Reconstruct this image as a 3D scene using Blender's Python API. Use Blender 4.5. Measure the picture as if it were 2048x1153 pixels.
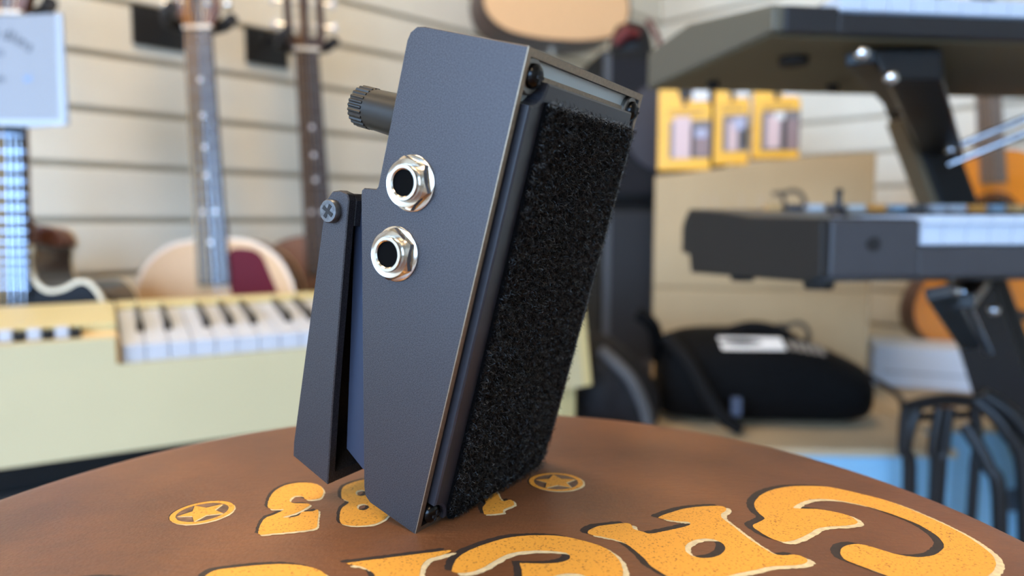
import bpy, bmesh, math, random
from math import sin, cos, tan, radians, pi, sqrt, atan2, hypot
from mathutils import Vector as V, Matrix
from mathutils.geometry import tessellate_polygon

random.seed(7)
S = bpy.context.scene
C = bpy.context.collection
for o in list(bpy.data.objects):
    bpy.data.objects.remove(o)

# ------------------------------------------------------------------ camera
HC = 0.87                      # camera height above the shop floor
FPX, CX, CY, HOR = 1420.0, 1024.0, 576.5, 445.0
PITCH = math.atan((CY - HOR) / FPX)
cam_d = bpy.data.cameras.new('camera')
cam = bpy.data.objects.new('camera', cam_d)
C.objects.link(cam)
cam.location = (0, 0, HC)
cam.rotation_euler = (pi / 2 - PITCH, 0, 0)
cam_d.sensor_width = 36.0
cam_d.lens = FPX * 36.0 / 2048.0
cam_d.clip_start = 0.01
cam_d.dof.use_dof = True
cam_d.dof.focus_distance = 0.198
cam_d.dof.aperture_fstop = 7.4
S.camera = cam

# ------------------------------------------------------------------ world, exposure
wd = bpy.data.worlds.new('sky')
S.world = wd
wd.use_nodes = True
wn = wd.node_tree.nodes
bg = wn['Background']
bg.inputs['Color'].default_value = (0.40, 0.64, 1.0, 1)
bg.inputs['Strength'].default_value = 10.0
S.view_settings.view_transform = 'Standard'
S.view_settings.look = 'None'
S.view_settings.gamma = 1.0
S.view_settings.use_curve_mapping = False
S.view_settings.exposure = 0.55
LAMP_POWER = 14.0               # radiance of the ceiling panels

# ------------------------------------------------------------------ pixel helpers
FW = V((0, cos(PITCH), -sin(PITCH)))
UPV = V((0, sin(PITCH), cos(PITCH)))
def ray(x, y):
    return V((1, 0, 0)) * ((x - CX) / FPX) + UPV * ((CY - y) / FPX) + FW
def at(x, y, Y):
    v = ray(x, y)
    return V((0, 0, HC)) + v * (Y / v.y)
def onz(x, y, z):
    v = ray(x, y)
    return V((0, 0, HC)) + v * ((z - HC) / v.z)

# ------------------------------------------------------------------ materials
def lin(c):
    return tuple(((u / 255.0) / 12.92 if u / 255.0 <= 0.04045 else ((u / 255.0 + 0.055) / 1.055) ** 2.4) for u in c) + (1,)
MATS = {}
def mat(name, col, rough=0.5, metal=0.0, var=0.0, scale=20.0, bump=0.0, bscale=200.0, col2=None, coat=0.0, stretch=None, emit=0.0, spec=0.5, alpha=None, trans=0.0):
    if name in MATS:
        return MATS[name]
    m = bpy.data.materials.new(name)
    m.use_nodes = True
    nt = m.node_tree
    b = nt.nodes['Principled BSDF']
    b.inputs['Base Color'].default_value = lin(col)
    b.inputs['Roughness'].default_value = rough
    b.inputs['Metallic'].default_value = metal
    b.inputs['Specular IOR Level'].default_value = spec
    b.inputs['Coat Weight'].default_value = coat
    b.inputs['Coat Roughness'].default_value = 0.08
    b.inputs['Transmission Weight'].default_value = trans
    if emit:
        b.inputs['Emission Color'].default_value = lin(col)
        b.inputs['Emission Strength'].default_value = emit
    if var or col2 or bump:
        tc = nt.nodes.new('ShaderNodeTexCoord')
        mp = nt.nodes.new('ShaderNodeMapping')
        nt.links.new(tc.outputs['Object'], mp.inputs['Vector'])
        if stretch:
            mp.inputs['Scale'].default_value = stretch
    if var or col2:
        n = nt.nodes.new('ShaderNodeTexNoise')
        n.inputs['Scale'].default_value = scale
        n.inputs['Detail'].default_value = 6
        nt.links.new(mp.outputs['Vector'], n.inputs['Vector'])
        r = nt.nodes.new('ShaderNodeValToRGB')
        r.color_ramp.elements[0].position = 0.3
        r.color_ramp.elements[1].position = 0.7
        a = lin(col)
        c2 = lin(col2) if col2 else tuple(min(1, x * (1 + var)) for x in a[:3]) + (1,)
        c1 = tuple(x * (1 - var) for x in a[:3]) + (1,)
        r.color_ramp.elements[0].color = c1
        r.color_ramp.elements[1].color = c2
        nt.links.new(n.outputs['Fac'], r.inputs['Fac'])
        nt.links.new(r.outputs['Color'], b.inputs['Base Color'])
    if bump:
        n2 = nt.nodes.new('ShaderNodeTexNoise')
        n2.inputs['Scale'].default_value = bscale
        n2.inputs['Detail'].default_value = 4
        nt.links.new(mp.outputs['Vector'], n2.inputs['Vector'])
        bp = nt.nodes.new('ShaderNodeBump')
        bp.inputs['Strength'].default_value = bump
        bp.inputs['Distance'].default_value = 0.001
        nt.links.new(n2.outputs['Fac'], bp.inputs['Height'])
        nt.links.new(bp.outputs['Normal'], b.inputs['Normal'])
    MATS[name] = m
    return m

# ------------------------------------------------------------------ mesh helpers
class MB:
    def __init__(s):
        s.v = []; s.f = []
    def add(s, vs, fs):
        k = len(s.v)
        s.v += [tuple(x) for x in vs]
        s.f += [tuple(i + k for i in f) for f in fs]
        return s
    def box(s, x0, x1, y0, y1, z0, z1):
        return s.add([(x0,y0,z0),(x1,y0,z0),(x1,y1,z0),(x0,y1,z0),(x0,y0,z1),(x1,y0,z1),(x1,y1,z1),(x0,y1,z1)],
                     [(0,3,2,1),(4,5,6,7),(0,1,5,4),(1,2,6,5),(2,3,7,6),(3,0,4,7)])
    def hexa(s, p):            # 8 corners: bottom ring then top ring
        return s.add(p, [(0,3,2,1),(4,5,6,7),(0,1,5,4),(1,2,6,5),(2,3,7,6),(3,0,4,7)])
    def prism(s, poly, a, b, fn=lambda x, y, z: (x, y, z)):
        n = len(poly)
        vs = [fn(x, y, a) for x, y in poly] + [fn(x, y, b) for x, y in poly]
        return s.add(vs, [tuple(range(n))[::-1], tuple(range(n, 2 * n))] + [(i, (i + 1) % n, n + (i + 1) % n, n + i) for i in range(n)])
    def ring(s, po, pi_, a, b, fn=lambda x, y, z: (x, y, z)):
        n = len(po)
        vs = [fn(x, y, a) for x, y in po] + [fn(x, y, b) for x, y in po] + [fn(x, y, a) for x, y in pi_] + [fn(x, y, b) for x, y in pi_]
        fs = []
        for i in range(n):
            j = (i + 1) % n
            fs += [(i, j, n + j, n + i), (n + i, n + j, 3 * n + j, 3 * n + i), (2 * n + j, 2 * n + i, 3 * n + i, 3 * n + j), (j, i, 2 * n + i, 2 * n + j)]
        return s.add(vs, fs)
    def tube(s, path, r, n=8, closed=False, cap=True):
        P = [V(p) for p in path]
        m = len(P)
        rr = r if isinstance(r, (list, tuple)) else [r] * m
        prev = None
        vs = []
        for i in range(m):
            a = P[(i - 1) % m] if (closed or i > 0) else P[i]
            b = P[(i + 1) % m] if (closed or i < m - 1) else P[i]
            t = (b - a).normalized()
            if prev is None:
                u = t.orthogonal().normalized()
            else:
                u = (prev - t * prev.dot(t))
                u = u.normalized() if u.length > 1e-6 else t.orthogonal().normalized()
            prev = u
            w = t.cross(u)
            for k in range(n):
                an = 2 * pi * k / n
                vs.append(P[i] + (u * cos(an) + w * sin(an)) * rr[i])
        fs = []
        for i in range(m if closed else m - 1):
            j = (i + 1) % m
            for k in range(n):
                l = (k + 1) % n
                fs.append((i * n + k, i * n + l, j * n + l, j * n + k))
        if cap and not closed:
            fs.append(tuple(range(n))[::-1])
            fs.append(tuple((m - 1) * n + k for k in range(n)))
        return s.add(vs, fs)
    def lathe(s, prof, n=32, fn=lambda x, y, z: (x, y, z)):   # prof: (r, h) along axis h
        vs = []; fs = []
        m = len(prof)
        for r, h in prof:
            for k in range(n):
                a = 2 * pi * k / n
                vs.append(fn(r * cos(a), r * sin(a), h))
        for i in range(m - 1):
            for k in range(n):
                l = (k + 1) % n
                fs.append((i * n + k, i * n + l, (i + 1) * n + l, (i + 1) * n + k))
        if prof[0][0] > 1e-9: fs.append(tuple(range(n))[::-1])
        if prof[-1][0] > 1e-9: fs.append(tuple((m - 1) * n + k for k in range(n)))
        return s.add(vs, fs)
    def loft(s, rings, cap=True):
        n = len(rings[0]); m = len(rings)
        vs = [p for r in rings for p in r]
        fs = []
        for i in range(m - 1):
            for k in range(n):
                l = (k + 1) % n
                fs.append((i * n + k, i * n + l, (i + 1) * n + l, (i + 1) * n + k))
        if cap:
            fs.append(tuple(range(n))[::-1]); fs.append(tuple((m - 1) * n + k for k in range(n)))
        return s.add(vs, fs)
    def mesh(s, name, smooth=False, bevel=0.0, seg=2, ang=40):
        me = bpy.data.meshes.new(name)
        bm = bmesh.new()
        bv = [bm.verts.new(p) for p in s.v]
        for f in s.f:
            try: bm.faces.new([bv[i] for i in f])
            except ValueError: pass
        bmesh.ops.remove_doubles(bm, verts=bm.verts, dist=1e-7)
        bmesh.ops.recalc_face_normals(bm, faces=bm.faces)
        if bevel:
            ed = [e for e in bm.edges if len(e.link_faces) == 2 and e.calc_face_angle(0) > radians(35)]
            bmesh.ops.bevel(bm, geom=ed, offset=bevel, segments=seg, profile=0.6, affect='EDGES', clamp_overlap=True)
        if smooth:
            for f in bm.faces: f.smooth = True
            for e in bm.edges:
                if len(e.link_faces) == 2 and e.calc_face_angle(0) > radians(ang): e.smooth = False
        bm.to_mesh(me); bm.free()
        return me
    def build(s, name, m, parent=None, smooth=False, bevel=0.0, seg=2, ang=40, kind=None, label=None):
        me = s.mesh(name, smooth, bevel, seg, ang)
        me.materials.append(m)
        o = bpy.data.objects.new(name, me)
        C.objects.link(o)
        if parent: o.parent = parent
        if kind: o['kind'] = kind
        if label: o['label'] = label
        return o

def tag(o, label, cat, group=None):
    o['label'] = label; o['category'] = cat
    if group: o['group'] = group
    return o
def root(name, label, cat, mw=None, group=None):
    o = bpy.data.objects.new(name, None)
    o.empty_display_size = 0.02
    C.objects.link(o)
    if mw is not None: o.matrix_world = mw
    return tag(o, label, cat, group)
def frame(o, x, y, z):
    m = Matrix.Identity(4)
    for i, a in enumerate((x, y, z)):
        for r in range(3): m[r][i] = a[r]
    for r in range(3): m[r][3] = o[r]
    return m
def share(me, name, parent, loc=(0, 0, 0)):
    o = bpy.data.objects.new(name, me); C.objects.link(o)
    if parent: o.parent = parent
    o.location = loc
    return o
def spline(pts, k=6, closed=True):
    n = len(pts); out = []
    for i in range(n if closed else n - 1):
        p = [pts[(i + d) % n] if closed else pts[min(max(i + d, 0), n - 1)] for d in (-1, 0, 1, 2)]
        for s_ in range(k):
            t = s_ / k
            q = []
            for a, b, c, d in zip(*p):
                q.append(0.5 * (2*b + (c - a)*t + (2*a - 5*b + 4*c - d)*t*t + (3*b - a - 3*c + d)*t**3))
            out.append(tuple(q))
    if not closed: out.append(tuple(pts[-1]))
    return out
def inset(poly, d):
    n = len(poly); out = []
    A = sum(poly[i][0]*poly[(i+1)%n][1] - poly[(i+1)%n][0]*poly[i][1] for i in range(n))
    sg = 1 if A > 0 else -1
    for i in range(n):
        a, b, c = V(poly[i-1]), V(poly[i]), V(poly[(i+1)%n])
        t = (c - a)
        if t.length < 1e-9: out.append(tuple(b)); continue
        t.normalize()
        nrm = V((-t.y, t.x)) * sg
        out.append(tuple(b + nrm * d))
    return out

# ------------------------------------------------------------------ room
E1 = V((0.7071, 0.7071, 0)); NL = V((0.7071, -0.7071, 0))     # along the left slat wall / out of it
W0 = V((-0.662, 1.347, 0))
CORN = V((0.516, 2.525, 0))
RH = 2.7
SLAT = 0.0973
ROOM_A, ROOM_B = 5.2, 5.0      # left wall length back from the corner, right wall length
white_wall = mat('cream_slat', (226, 219, 202), 0.55, var=0.05, scale=6)
groove_m = mat('slat_groove', (182, 169, 145), 0.7)
plaster = mat('plaster', (196, 188, 174), 0.9, var=0.04, scale=4)
floor_m = mat('floor_boards', (150, 135, 118), 0.5, var=0.12, scale=5, stretch=(1, 8, 1))

def struct(o): o['kind'] = 'structure'; return o
def slat_wall(name, origin, along, out, length, zoff):
    w = root(name, 'x', 'x', frame(origin, along, out, V((0, 0, 1))))
    del w['label']; del w['category']
    struct(w)
    MB().box(0, length, -0.05, -0.010, 0, RH).build('backing', groove_m, w)
    me = MB().box(0, length, -0.010, 0, 0.0055, SLAT - 0.0055).mesh('slat', bevel=0.003)
    me.materials.append(white_wall)
    z = zoff - SLAT * math.floor(zoff / SLAT) - SLAT
    while z < RH - SLAT:
        if z > -0.02: share(me, 'slat', w, (0, 0, z))
        z += SLAT
    return w
slat_wall('wall_left', CORN - E1 * ROOM_A, E1, NL, ROOM_A, HC + 0.003)
RD = V((0.7071, -0.7071, 0))   # along the right wall away from the corner
NR = V((-0.7071, -0.7071, 0))
slat_wall('wall_right', CORN - RD * 0.05, RD, NR, ROOM_B + 0.05, HC + 0.003)
def corner(a, b): return CORN - E1 * a + NL * b
# floor and ceiling
def quad_slab(name, z0, z1, m, ext=0.0):
    p = [corner(ROOM_A + ext, -0.05), corner(-0.05, -0.05), corner(-0.05, ROOM_B + 0.1), corner(ROOM_A + ext, ROOM_B + 0.1)]
    b = MB().hexa([(q.x, q.y, z0) for q in p] + [(q.x, q.y, z1) for q in p])
    return struct(b.build(name, m))
quad_slab('floor', -0.1, 0, floor_m, 0.1)
quad_slab('ceiling', RH, RH + 0.1, plaster)
bw = MB().box(0, ROOM_A, 0, 0.1, 0, RH).build('wall_back', plaster)
bw.matrix_world = frame(corner(ROOM_A, ROOM_B), E1, NL, V((0, 0, 1)))
struct(bw)
# street-side wall with the big shop window (behind the photographer)
ww = root('wall_window', 'x', 'x', frame(corner(ROOM_A, 0), NL, -E1, V((0, 0, 1))))
del ww['label']; del ww['category']
struct(ww)
MB().box(0, ROOM_B, 0, 0.12, 0, 0.55).build('sill_wall', plaster, ww)
MB().box(0, ROOM_B, 0, 0.12, 2.45, RH).build('lintel', plaster, ww)
alu = mat('window_alu', (70, 72, 76), 0.4, 0.6)
for x in (0, 1.6, 3.3, ROOM_B - 0.07):
    MB().box(x, x + 0.07, 0.02, 0.10, 0.55, 2.45).build('mullion', alu, ww, bevel=0.004)
pav = MB().box(-8, 12, 0.12, 14, -0.25, -0.12).build('pavement', mat('pavement_grey', (130, 128, 124), 0.9, var=0.1, scale=3))
pav.matrix_world = frame(corner(ROOM_A, 0), NL, -E1, V((0, 0, 1)))
struct(pav)
# ceiling panel lamps (warm white)
lamp_m = mat('lamp_diffuser', (255, 226, 184), 0.5, emit=LAMP_POWER)
lamp_f = mat('lamp_frame', (225, 225, 222), 0.5)
for i, (a, b) in enumerate(((1.75, 0.85), (3.2, 0.85), (3.2, 2.6), (4.5, 1.6))):
    L = root('ceiling_light', 'flat square warm white panel lamp set against the shop ceiling', 'lamp', frame(corner(a, b) + V((0, 0, RH)), E1, NL.cross(E1).cross(E1) * -1, V((0, 0, 1))), 'ceiling panel lamps')
    MB().ring([(-.34,-.34),(.34,-.34),(.34,.34),(-.34,.34)], [(-.3,-.3),(.3,-.3),(.3,.3),(-.3,.3)], -0.03, 0).build('frame', lamp_f, L)
    MB().box(-.3, .3, -.3, .3, -0.02, -0.012).build('diffuser', lamp_m, L)

# ------------------------------------------------------------------ stool
Z_SEAT = HC - 0.0837
SC = V((-0.0152, 0.170, 0))
R1, RE = 0.157, 0.020
KD = 0.006 / R1 ** 2
def dome(x, y):
    r = hypot(x - SC.x, y - SC.y)
    r0 = hypot(-0.0261 - SC.x, 0.1845 - SC.y)
    base = Z_SEAT + KD * r0 * r0
    if r <= R1: return base - KD * r * r
    d = min(r - R1, RE)
    s0 = atan2(2 * KD * R1, 1)
    return base - KD * R1 * R1 - d * tan(s0) - (RE - sqrt(max(0, RE * RE - d * d)))
def ondome(x, y):
    z = Z_SEAT
    for _ in range(12):
        p = onz(x, y, z); z = dome(p.x, p.y)
    return p
leather = bpy.data.materials.new('saddle_leather'); MATS['leather'] = leather
leather.use_nodes = True
nt = leather.node_tree; b = nt.nodes['Principled BSDF']
tc = nt.nodes.new('ShaderNodeTexCoord')
n1 = nt.nodes.new('ShaderNodeTexNoise'); n1.inputs['Scale'].default_value = 14; n1.inputs['Detail'].default_value = 5
n2 = nt.nodes.new('ShaderNodeTexNoise'); n2.inputs['Scale'].default_value = 900; n2.inputs['Detail'].default_value = 3
mp = nt.nodes.new('ShaderNodeMapping'); mp.inputs['Scale'].default_value = (1, 3.5, 1); mp.inputs['Rotation'].default_value = (0, 0, 0.35)
n3 = nt.nodes.new('ShaderNodeTexNoise'); n3.inputs['Scale'].default_value = 220; n3.inputs['Detail'].default_value = 5
nt.links.new(tc.outputs['Object'], n1.inputs['Vector']); nt.links.new(tc.outputs['Object'], n2.inputs['Vector'])
nt.links.new(tc.outputs['Object'], mp.inputs['Vector']); nt.links.new(mp.outputs['Vector'], n3.inputs['Vector'])
cr = nt.nodes.new('ShaderNodeValToRGB')
cr.color_ramp.elements[0].position = 0.32; cr.color_ramp.elements[0].color = lin((92, 58, 38))
cr.color_ramp.elements[1].position = 0.68; cr.color_ramp.elements[1].color = lin((130, 84, 52))
nt.links.new(n1.outputs['Fac'], cr.inputs['Fac'])
mx = nt.nodes.new('ShaderNodeMixRGB'); mx.blend_type = 'MULTIPLY'; mx.inputs['Fac'].default_value = 0.35
cr2 = nt.nodes.new('ShaderNodeValToRGB'); cr2.color_ramp.elements[0].position = 0.35; cr2.color_ramp.elements[1].position = 0.6
cr2.color_ramp.elements[0].color = (0.6, 0.6, 0.6, 1)
nt.links.new(n3.outputs['Fac'], cr2.inputs['Fac'])
nt.links.new(cr.outputs['Color'], mx.inputs['Color1']); nt.links.new(cr2.outputs['Color'], mx.inputs['Color2'])
nt.links.new(mx.outputs['Color'], b.inputs['Base Color'])
b.inputs['Roughness'].default_value = 0.40
b.inputs['Specular IOR Level'].default_value = 0.6
bp = nt.nodes.new('ShaderNodeBump'); bp.inputs['Strength'].default_value = 0.18; bp.inputs['Distance'].default_value = 0.0006
ad = nt.nodes.new('ShaderNodeMath'); ad.operation = 'ADD'
nt.links.new(n2.outputs['Fac'], ad.inputs[0]); nt.links.new(n3.outputs['Fac'], ad.inputs[1])
nt.links.new(ad.outputs[0], bp.inputs['Height']); nt.links.new(bp.outputs['Normal'], b.inputs['Normal'])

stool = root('bar_stool', 'round bar stool with brown leather seat and orange western lettering', 'stool', Matrix.Translation((SC.x, SC.y, 0)))
prof = [(0.0, dome(SC.x, SC.y))]
NR_ = 46
for i in range(1, NR_ + 1):
    r = R1 * i / NR_
    prof.append((r, dome(SC.x + r, SC.y)))
for i in range(1, 13):
    d = RE * sin(pi / 2 * i / 12)
    prof.append((R1 + d, dome(SC.x + R1 + d, SC.y)))
zt = prof[-1][1]
prof += [(R1 + RE, zt - 0.03), (R1 + RE - 0.006, zt - 0.038), (0.0, zt - 0.038)]
MB().lathe(prof, 128).build('seat', leather, stool, smooth=True, ang=60)
chrome = mat('chrome', (200, 200, 205), 0.12, 1.0)
black_metal = mat('black_metal', (22, 23, 26), 0.35, 0.3)
zs = zt - 0.038
MB().lathe([(0.171, zs - 0.045), (0.176, zs - 0.043), (0.176, zs), (0.0, zs)], 64).build('swivel_ring', chrome, stool, smooth=True)
for k in range(4):
    a = pi / 4 + k * pi / 2
    MB().tube([(0.13 * cos(a), 0.13 * sin(a), zs - 0.04), (0.21 * cos(a), 0.21 * sin(a), 0.012)], 0.0125, 14).build('leg', chrome, stool, smooth=True)
    MB().lathe([(0.0, 0.0), (0.017, 0.0), (0.017, 0.022), (0.0, 0.022)], 16, lambda x, y, z, a=a: (x + 0.211 * cos(a), y + 0.211 * sin(a), z)).build('rubber_foot', mat('rubber', (20, 20, 20), 0.8), stool)
MB().tube([(0.186 * cos(a), 0.186 * sin(a), 0.24) for a in [2 * pi * i / 48 for i in range(48)]], 0.010, 10, closed=True).build('foot_ring', chrome, stool, smooth=True)

# printed lettering, traced on the seat plane
orange = bpy.data.materials.new('print_orange'); orange.use_nodes = True
nt = orange.node_tree; b = nt.nodes['Principled BSDF']
tc = nt.nodes.new('ShaderNodeTexCoord')
nn = nt.nodes.new('ShaderNodeTexNoise'); nn.inputs['Scale'].default_value = 1500; nn.inputs['Detail'].default_value = 2
nb = nt.nodes.new('ShaderNodeTexNoise'); nb.inputs['Scale'].default_value = 30
nt.links.new(tc.outputs['Object'], nn.inputs['Vector']); nt.links.new(tc.outputs['Object'], nb.inputs['Vector'])
cr = nt.nodes.new('ShaderNodeValToRGB')
e = cr.color_ramp.elements
e[0].position = 0.30; e[0].color = lin((150, 96, 38)); e[1].position = 0.42; e[1].color = lin((226, 158, 58))
nt.links.new(nn.outputs['Fac'], cr.inputs['Fac']); nt.links.new(cr.outputs['Color'], b.inputs['Base Color'])
b.inputs['Roughness'].default_value = 0.6
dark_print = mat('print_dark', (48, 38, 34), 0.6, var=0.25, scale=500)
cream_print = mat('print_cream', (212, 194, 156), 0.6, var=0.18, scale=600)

def print_layer(name, outline, holes, lift, m, off=(0, 0), jit=0.0, parent=None):
    """outline: world xy points on the seat; makes one thin printed patch following the dome"""
    def jitp(ps):
        out = []
        n = len(ps)
        for i in range(n):
            a, c = V(ps[i]), V(ps[(i + 1) % n])
            k = max(1, int((c - a).length / 0.0006))
            for s_ in range(k):
                p = a.lerp(c, s_ / k)
                out.append(V((p.x + off[0] + random.uniform(-jit, jit), p.y + off[1] + random.uniform(-jit, jit), 0)))
        return out
    loops = [jitp(outline)] + [jitp(h) for h in holes]
    flat = [p for l in loops for p in l]
    tri = tessellate_polygon(loops)
    bm = bmesh.new()
    bv = [bm.verts.new(p) for p in flat]
    for t in tri:
        try: bm.faces.new([bv[i] for i in t])
        except ValueError: pass
    for _ in range(5):
        ed = [e for e in bm.edges if e.calc_length() > 0.006]
        if not ed: break
        bmesh.ops.subdivide_edges(bm, edges=ed, cuts=1)
        bmesh.ops.triangulate(bm, faces=[f for f in bm.faces if len(f.verts) > 3])
    for v in bm.verts:
        v.co.z = dome(v.co.x, v.co.y) + lift
        v.co.x -= SC.x; v.co.y -= SC.y
    bmesh.ops.recalc_face_normals(bm, faces=bm.faces)
    for f in bm.faces:
        if f.normal.z < 0: f.normal_flip()
    me = bpy.data.meshes.new(name); bm.to_mesh(me); bm.free()
    me.materials.append(m)
    o = bpy.data.objects.new(name, me); C.objects.link(o); o.parent = parent
    return o
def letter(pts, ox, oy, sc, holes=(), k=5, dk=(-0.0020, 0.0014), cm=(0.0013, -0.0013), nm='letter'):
    def P(q): 
        p = ondome(ox + q[0] * sc, oy + q[1] * sc); return (p.x, p.y)
    ol = [P(q) for q in spline(pts, k)]
    hs = [[P((cx + rx * cos(a), cy + ry * sin(a))) for a in [2 * pi * i / 40 for i in range(40)]] for cx, cy, rx, ry in holes]
    o = print_layer(nm, ol, hs, 0.00016, orange, jit=0.00007, parent=stool)
    o['label'] = 'orange letter printed on the leather seat'
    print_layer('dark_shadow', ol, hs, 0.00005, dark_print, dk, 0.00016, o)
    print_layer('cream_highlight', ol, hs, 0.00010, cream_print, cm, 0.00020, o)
    return o
G = [(105,200),(110,160),(150,115),(230,78),(350,54),(480,49),(620,54),(760,80),(900,112),(1050,152),(1200,206),(1350,270),(1500,340),(1640,415),(1750,490),(1820,550),(1845,610),(1820,670),(1740,730),(1600,775),(1400,790),(1200,745),(960,660),(830,612),(750,575),(724,530),(745,490),(820,469),(900,476),(1000,505),(1100,535),(1200,556),(1300,563),(1400,548),(1465,500),(1462,455),(1400,395),(1280,325),(1120,262),(950,206),(780,166),(640,145),(520,146),(440,168),(385,205),(450,213),(560,216),(680,236),(780,262),(842,300),(838,322),(760,336),(640,342),(560,356),(500,390),(420,430),(330,452),(250,438),(160,392),(92,340),(130,312),(178,285),(140,250)]
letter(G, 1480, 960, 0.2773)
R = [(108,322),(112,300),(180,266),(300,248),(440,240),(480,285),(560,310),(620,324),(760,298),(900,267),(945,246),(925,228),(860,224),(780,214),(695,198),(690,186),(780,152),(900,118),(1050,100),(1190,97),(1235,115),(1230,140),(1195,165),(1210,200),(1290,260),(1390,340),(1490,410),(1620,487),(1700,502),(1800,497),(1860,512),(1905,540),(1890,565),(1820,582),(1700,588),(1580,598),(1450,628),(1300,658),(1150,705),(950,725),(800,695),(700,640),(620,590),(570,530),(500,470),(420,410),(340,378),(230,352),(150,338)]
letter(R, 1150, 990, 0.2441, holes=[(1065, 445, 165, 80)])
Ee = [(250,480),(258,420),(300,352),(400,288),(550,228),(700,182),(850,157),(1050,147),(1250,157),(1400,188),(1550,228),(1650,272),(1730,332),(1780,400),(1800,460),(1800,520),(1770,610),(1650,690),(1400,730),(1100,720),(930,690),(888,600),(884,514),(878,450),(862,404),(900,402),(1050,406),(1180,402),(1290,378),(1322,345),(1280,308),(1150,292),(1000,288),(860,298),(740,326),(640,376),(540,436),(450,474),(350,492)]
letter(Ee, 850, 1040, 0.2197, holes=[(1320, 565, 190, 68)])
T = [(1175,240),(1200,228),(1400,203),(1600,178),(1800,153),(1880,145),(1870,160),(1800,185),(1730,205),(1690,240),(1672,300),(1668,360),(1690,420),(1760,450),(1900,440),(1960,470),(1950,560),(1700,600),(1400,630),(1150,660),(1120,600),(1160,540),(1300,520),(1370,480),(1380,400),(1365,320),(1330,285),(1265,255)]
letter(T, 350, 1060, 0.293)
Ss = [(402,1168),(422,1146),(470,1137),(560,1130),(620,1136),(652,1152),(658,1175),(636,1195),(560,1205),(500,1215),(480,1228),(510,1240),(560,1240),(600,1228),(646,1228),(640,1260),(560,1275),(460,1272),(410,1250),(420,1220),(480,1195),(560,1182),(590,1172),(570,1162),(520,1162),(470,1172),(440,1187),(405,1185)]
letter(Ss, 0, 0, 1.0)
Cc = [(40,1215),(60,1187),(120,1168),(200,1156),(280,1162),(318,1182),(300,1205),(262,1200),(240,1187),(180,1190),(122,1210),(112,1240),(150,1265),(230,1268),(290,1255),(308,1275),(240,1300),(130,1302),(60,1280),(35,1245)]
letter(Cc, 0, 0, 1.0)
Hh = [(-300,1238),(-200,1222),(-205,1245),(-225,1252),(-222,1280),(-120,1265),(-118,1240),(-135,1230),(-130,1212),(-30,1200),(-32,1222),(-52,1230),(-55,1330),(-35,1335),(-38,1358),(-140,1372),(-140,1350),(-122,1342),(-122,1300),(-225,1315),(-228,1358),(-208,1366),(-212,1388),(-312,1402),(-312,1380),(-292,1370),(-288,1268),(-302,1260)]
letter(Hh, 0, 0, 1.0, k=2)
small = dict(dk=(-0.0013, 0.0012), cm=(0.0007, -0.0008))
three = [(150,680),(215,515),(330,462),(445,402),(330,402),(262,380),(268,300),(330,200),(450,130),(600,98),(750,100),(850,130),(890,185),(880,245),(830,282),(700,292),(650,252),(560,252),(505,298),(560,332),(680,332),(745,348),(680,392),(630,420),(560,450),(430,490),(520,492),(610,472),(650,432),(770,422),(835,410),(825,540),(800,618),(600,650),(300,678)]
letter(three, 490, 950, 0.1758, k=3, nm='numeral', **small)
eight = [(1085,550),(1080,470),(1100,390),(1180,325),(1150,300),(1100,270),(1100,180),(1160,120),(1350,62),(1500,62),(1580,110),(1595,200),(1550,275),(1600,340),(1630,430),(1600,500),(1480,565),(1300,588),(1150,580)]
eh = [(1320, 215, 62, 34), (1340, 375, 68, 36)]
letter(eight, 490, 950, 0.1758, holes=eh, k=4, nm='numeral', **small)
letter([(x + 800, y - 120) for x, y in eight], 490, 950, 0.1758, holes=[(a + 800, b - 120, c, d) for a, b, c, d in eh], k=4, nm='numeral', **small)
one = [(985,775),(970,712),(1005,662),(950,560),(1090,520),(1170,645),(1265,635),(1300,690),(1190,738),(1175,775),(1010,790)]
letter(one, 780, 880, 0.1908, k=3, nm='numeral', **small)
def star_badge(x, y, ang, r=0.0088):
    c = ondome(x, y)
    ci = lambda q, n=48: [(c.x + q * cos(2 * pi * i / n), c.y + q * sin(2 * pi * i / n)) for i in range(n)]
    o = print_layer('star_badge', ci(r), [ci(r * .82)[::-1]], 0.00016, orange, parent=stool, jit=0.00005)
    o['label'] = 'round printed star badge on the leather seat'
    print_layer('dark_shadow', ci(r), [], 0.00004, dark_print, (-.0006, .0006), 0.0001, o)
    print_layer('cream_highlight', ci(r), [], 0.00008, cream_print, (.0006, -.0006), 0.0001, o)
    print_layer('badge_ground', ci(r * .84), [], 0.00012, mat('badge_ground', (112, 84, 66), 0.6, var=0.5, scale=300), parent=o)
    st = []
    for i in range(10):
        q = r * (.80 if i % 2 == 0 else .38)
        st.append((c.x + q * cos(ang + i * pi / 5), c.y + q * sin(ang + i * pi / 5)))
    print_layer('dark_shadow', st, [], 0.00013, dark_print, (-.0005, .0005), 0.0, o)
    print_layer('cream_highlight', st, [], 0.00014, cream_print, (.0004, -.0005), 0.0, o)
    print_layer('star', st, [], 0.00018, orange, parent=o)
star_badge(405, 1026, radians(-72 - 13))
star_badge(1112, 965, radians(-50))

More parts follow.
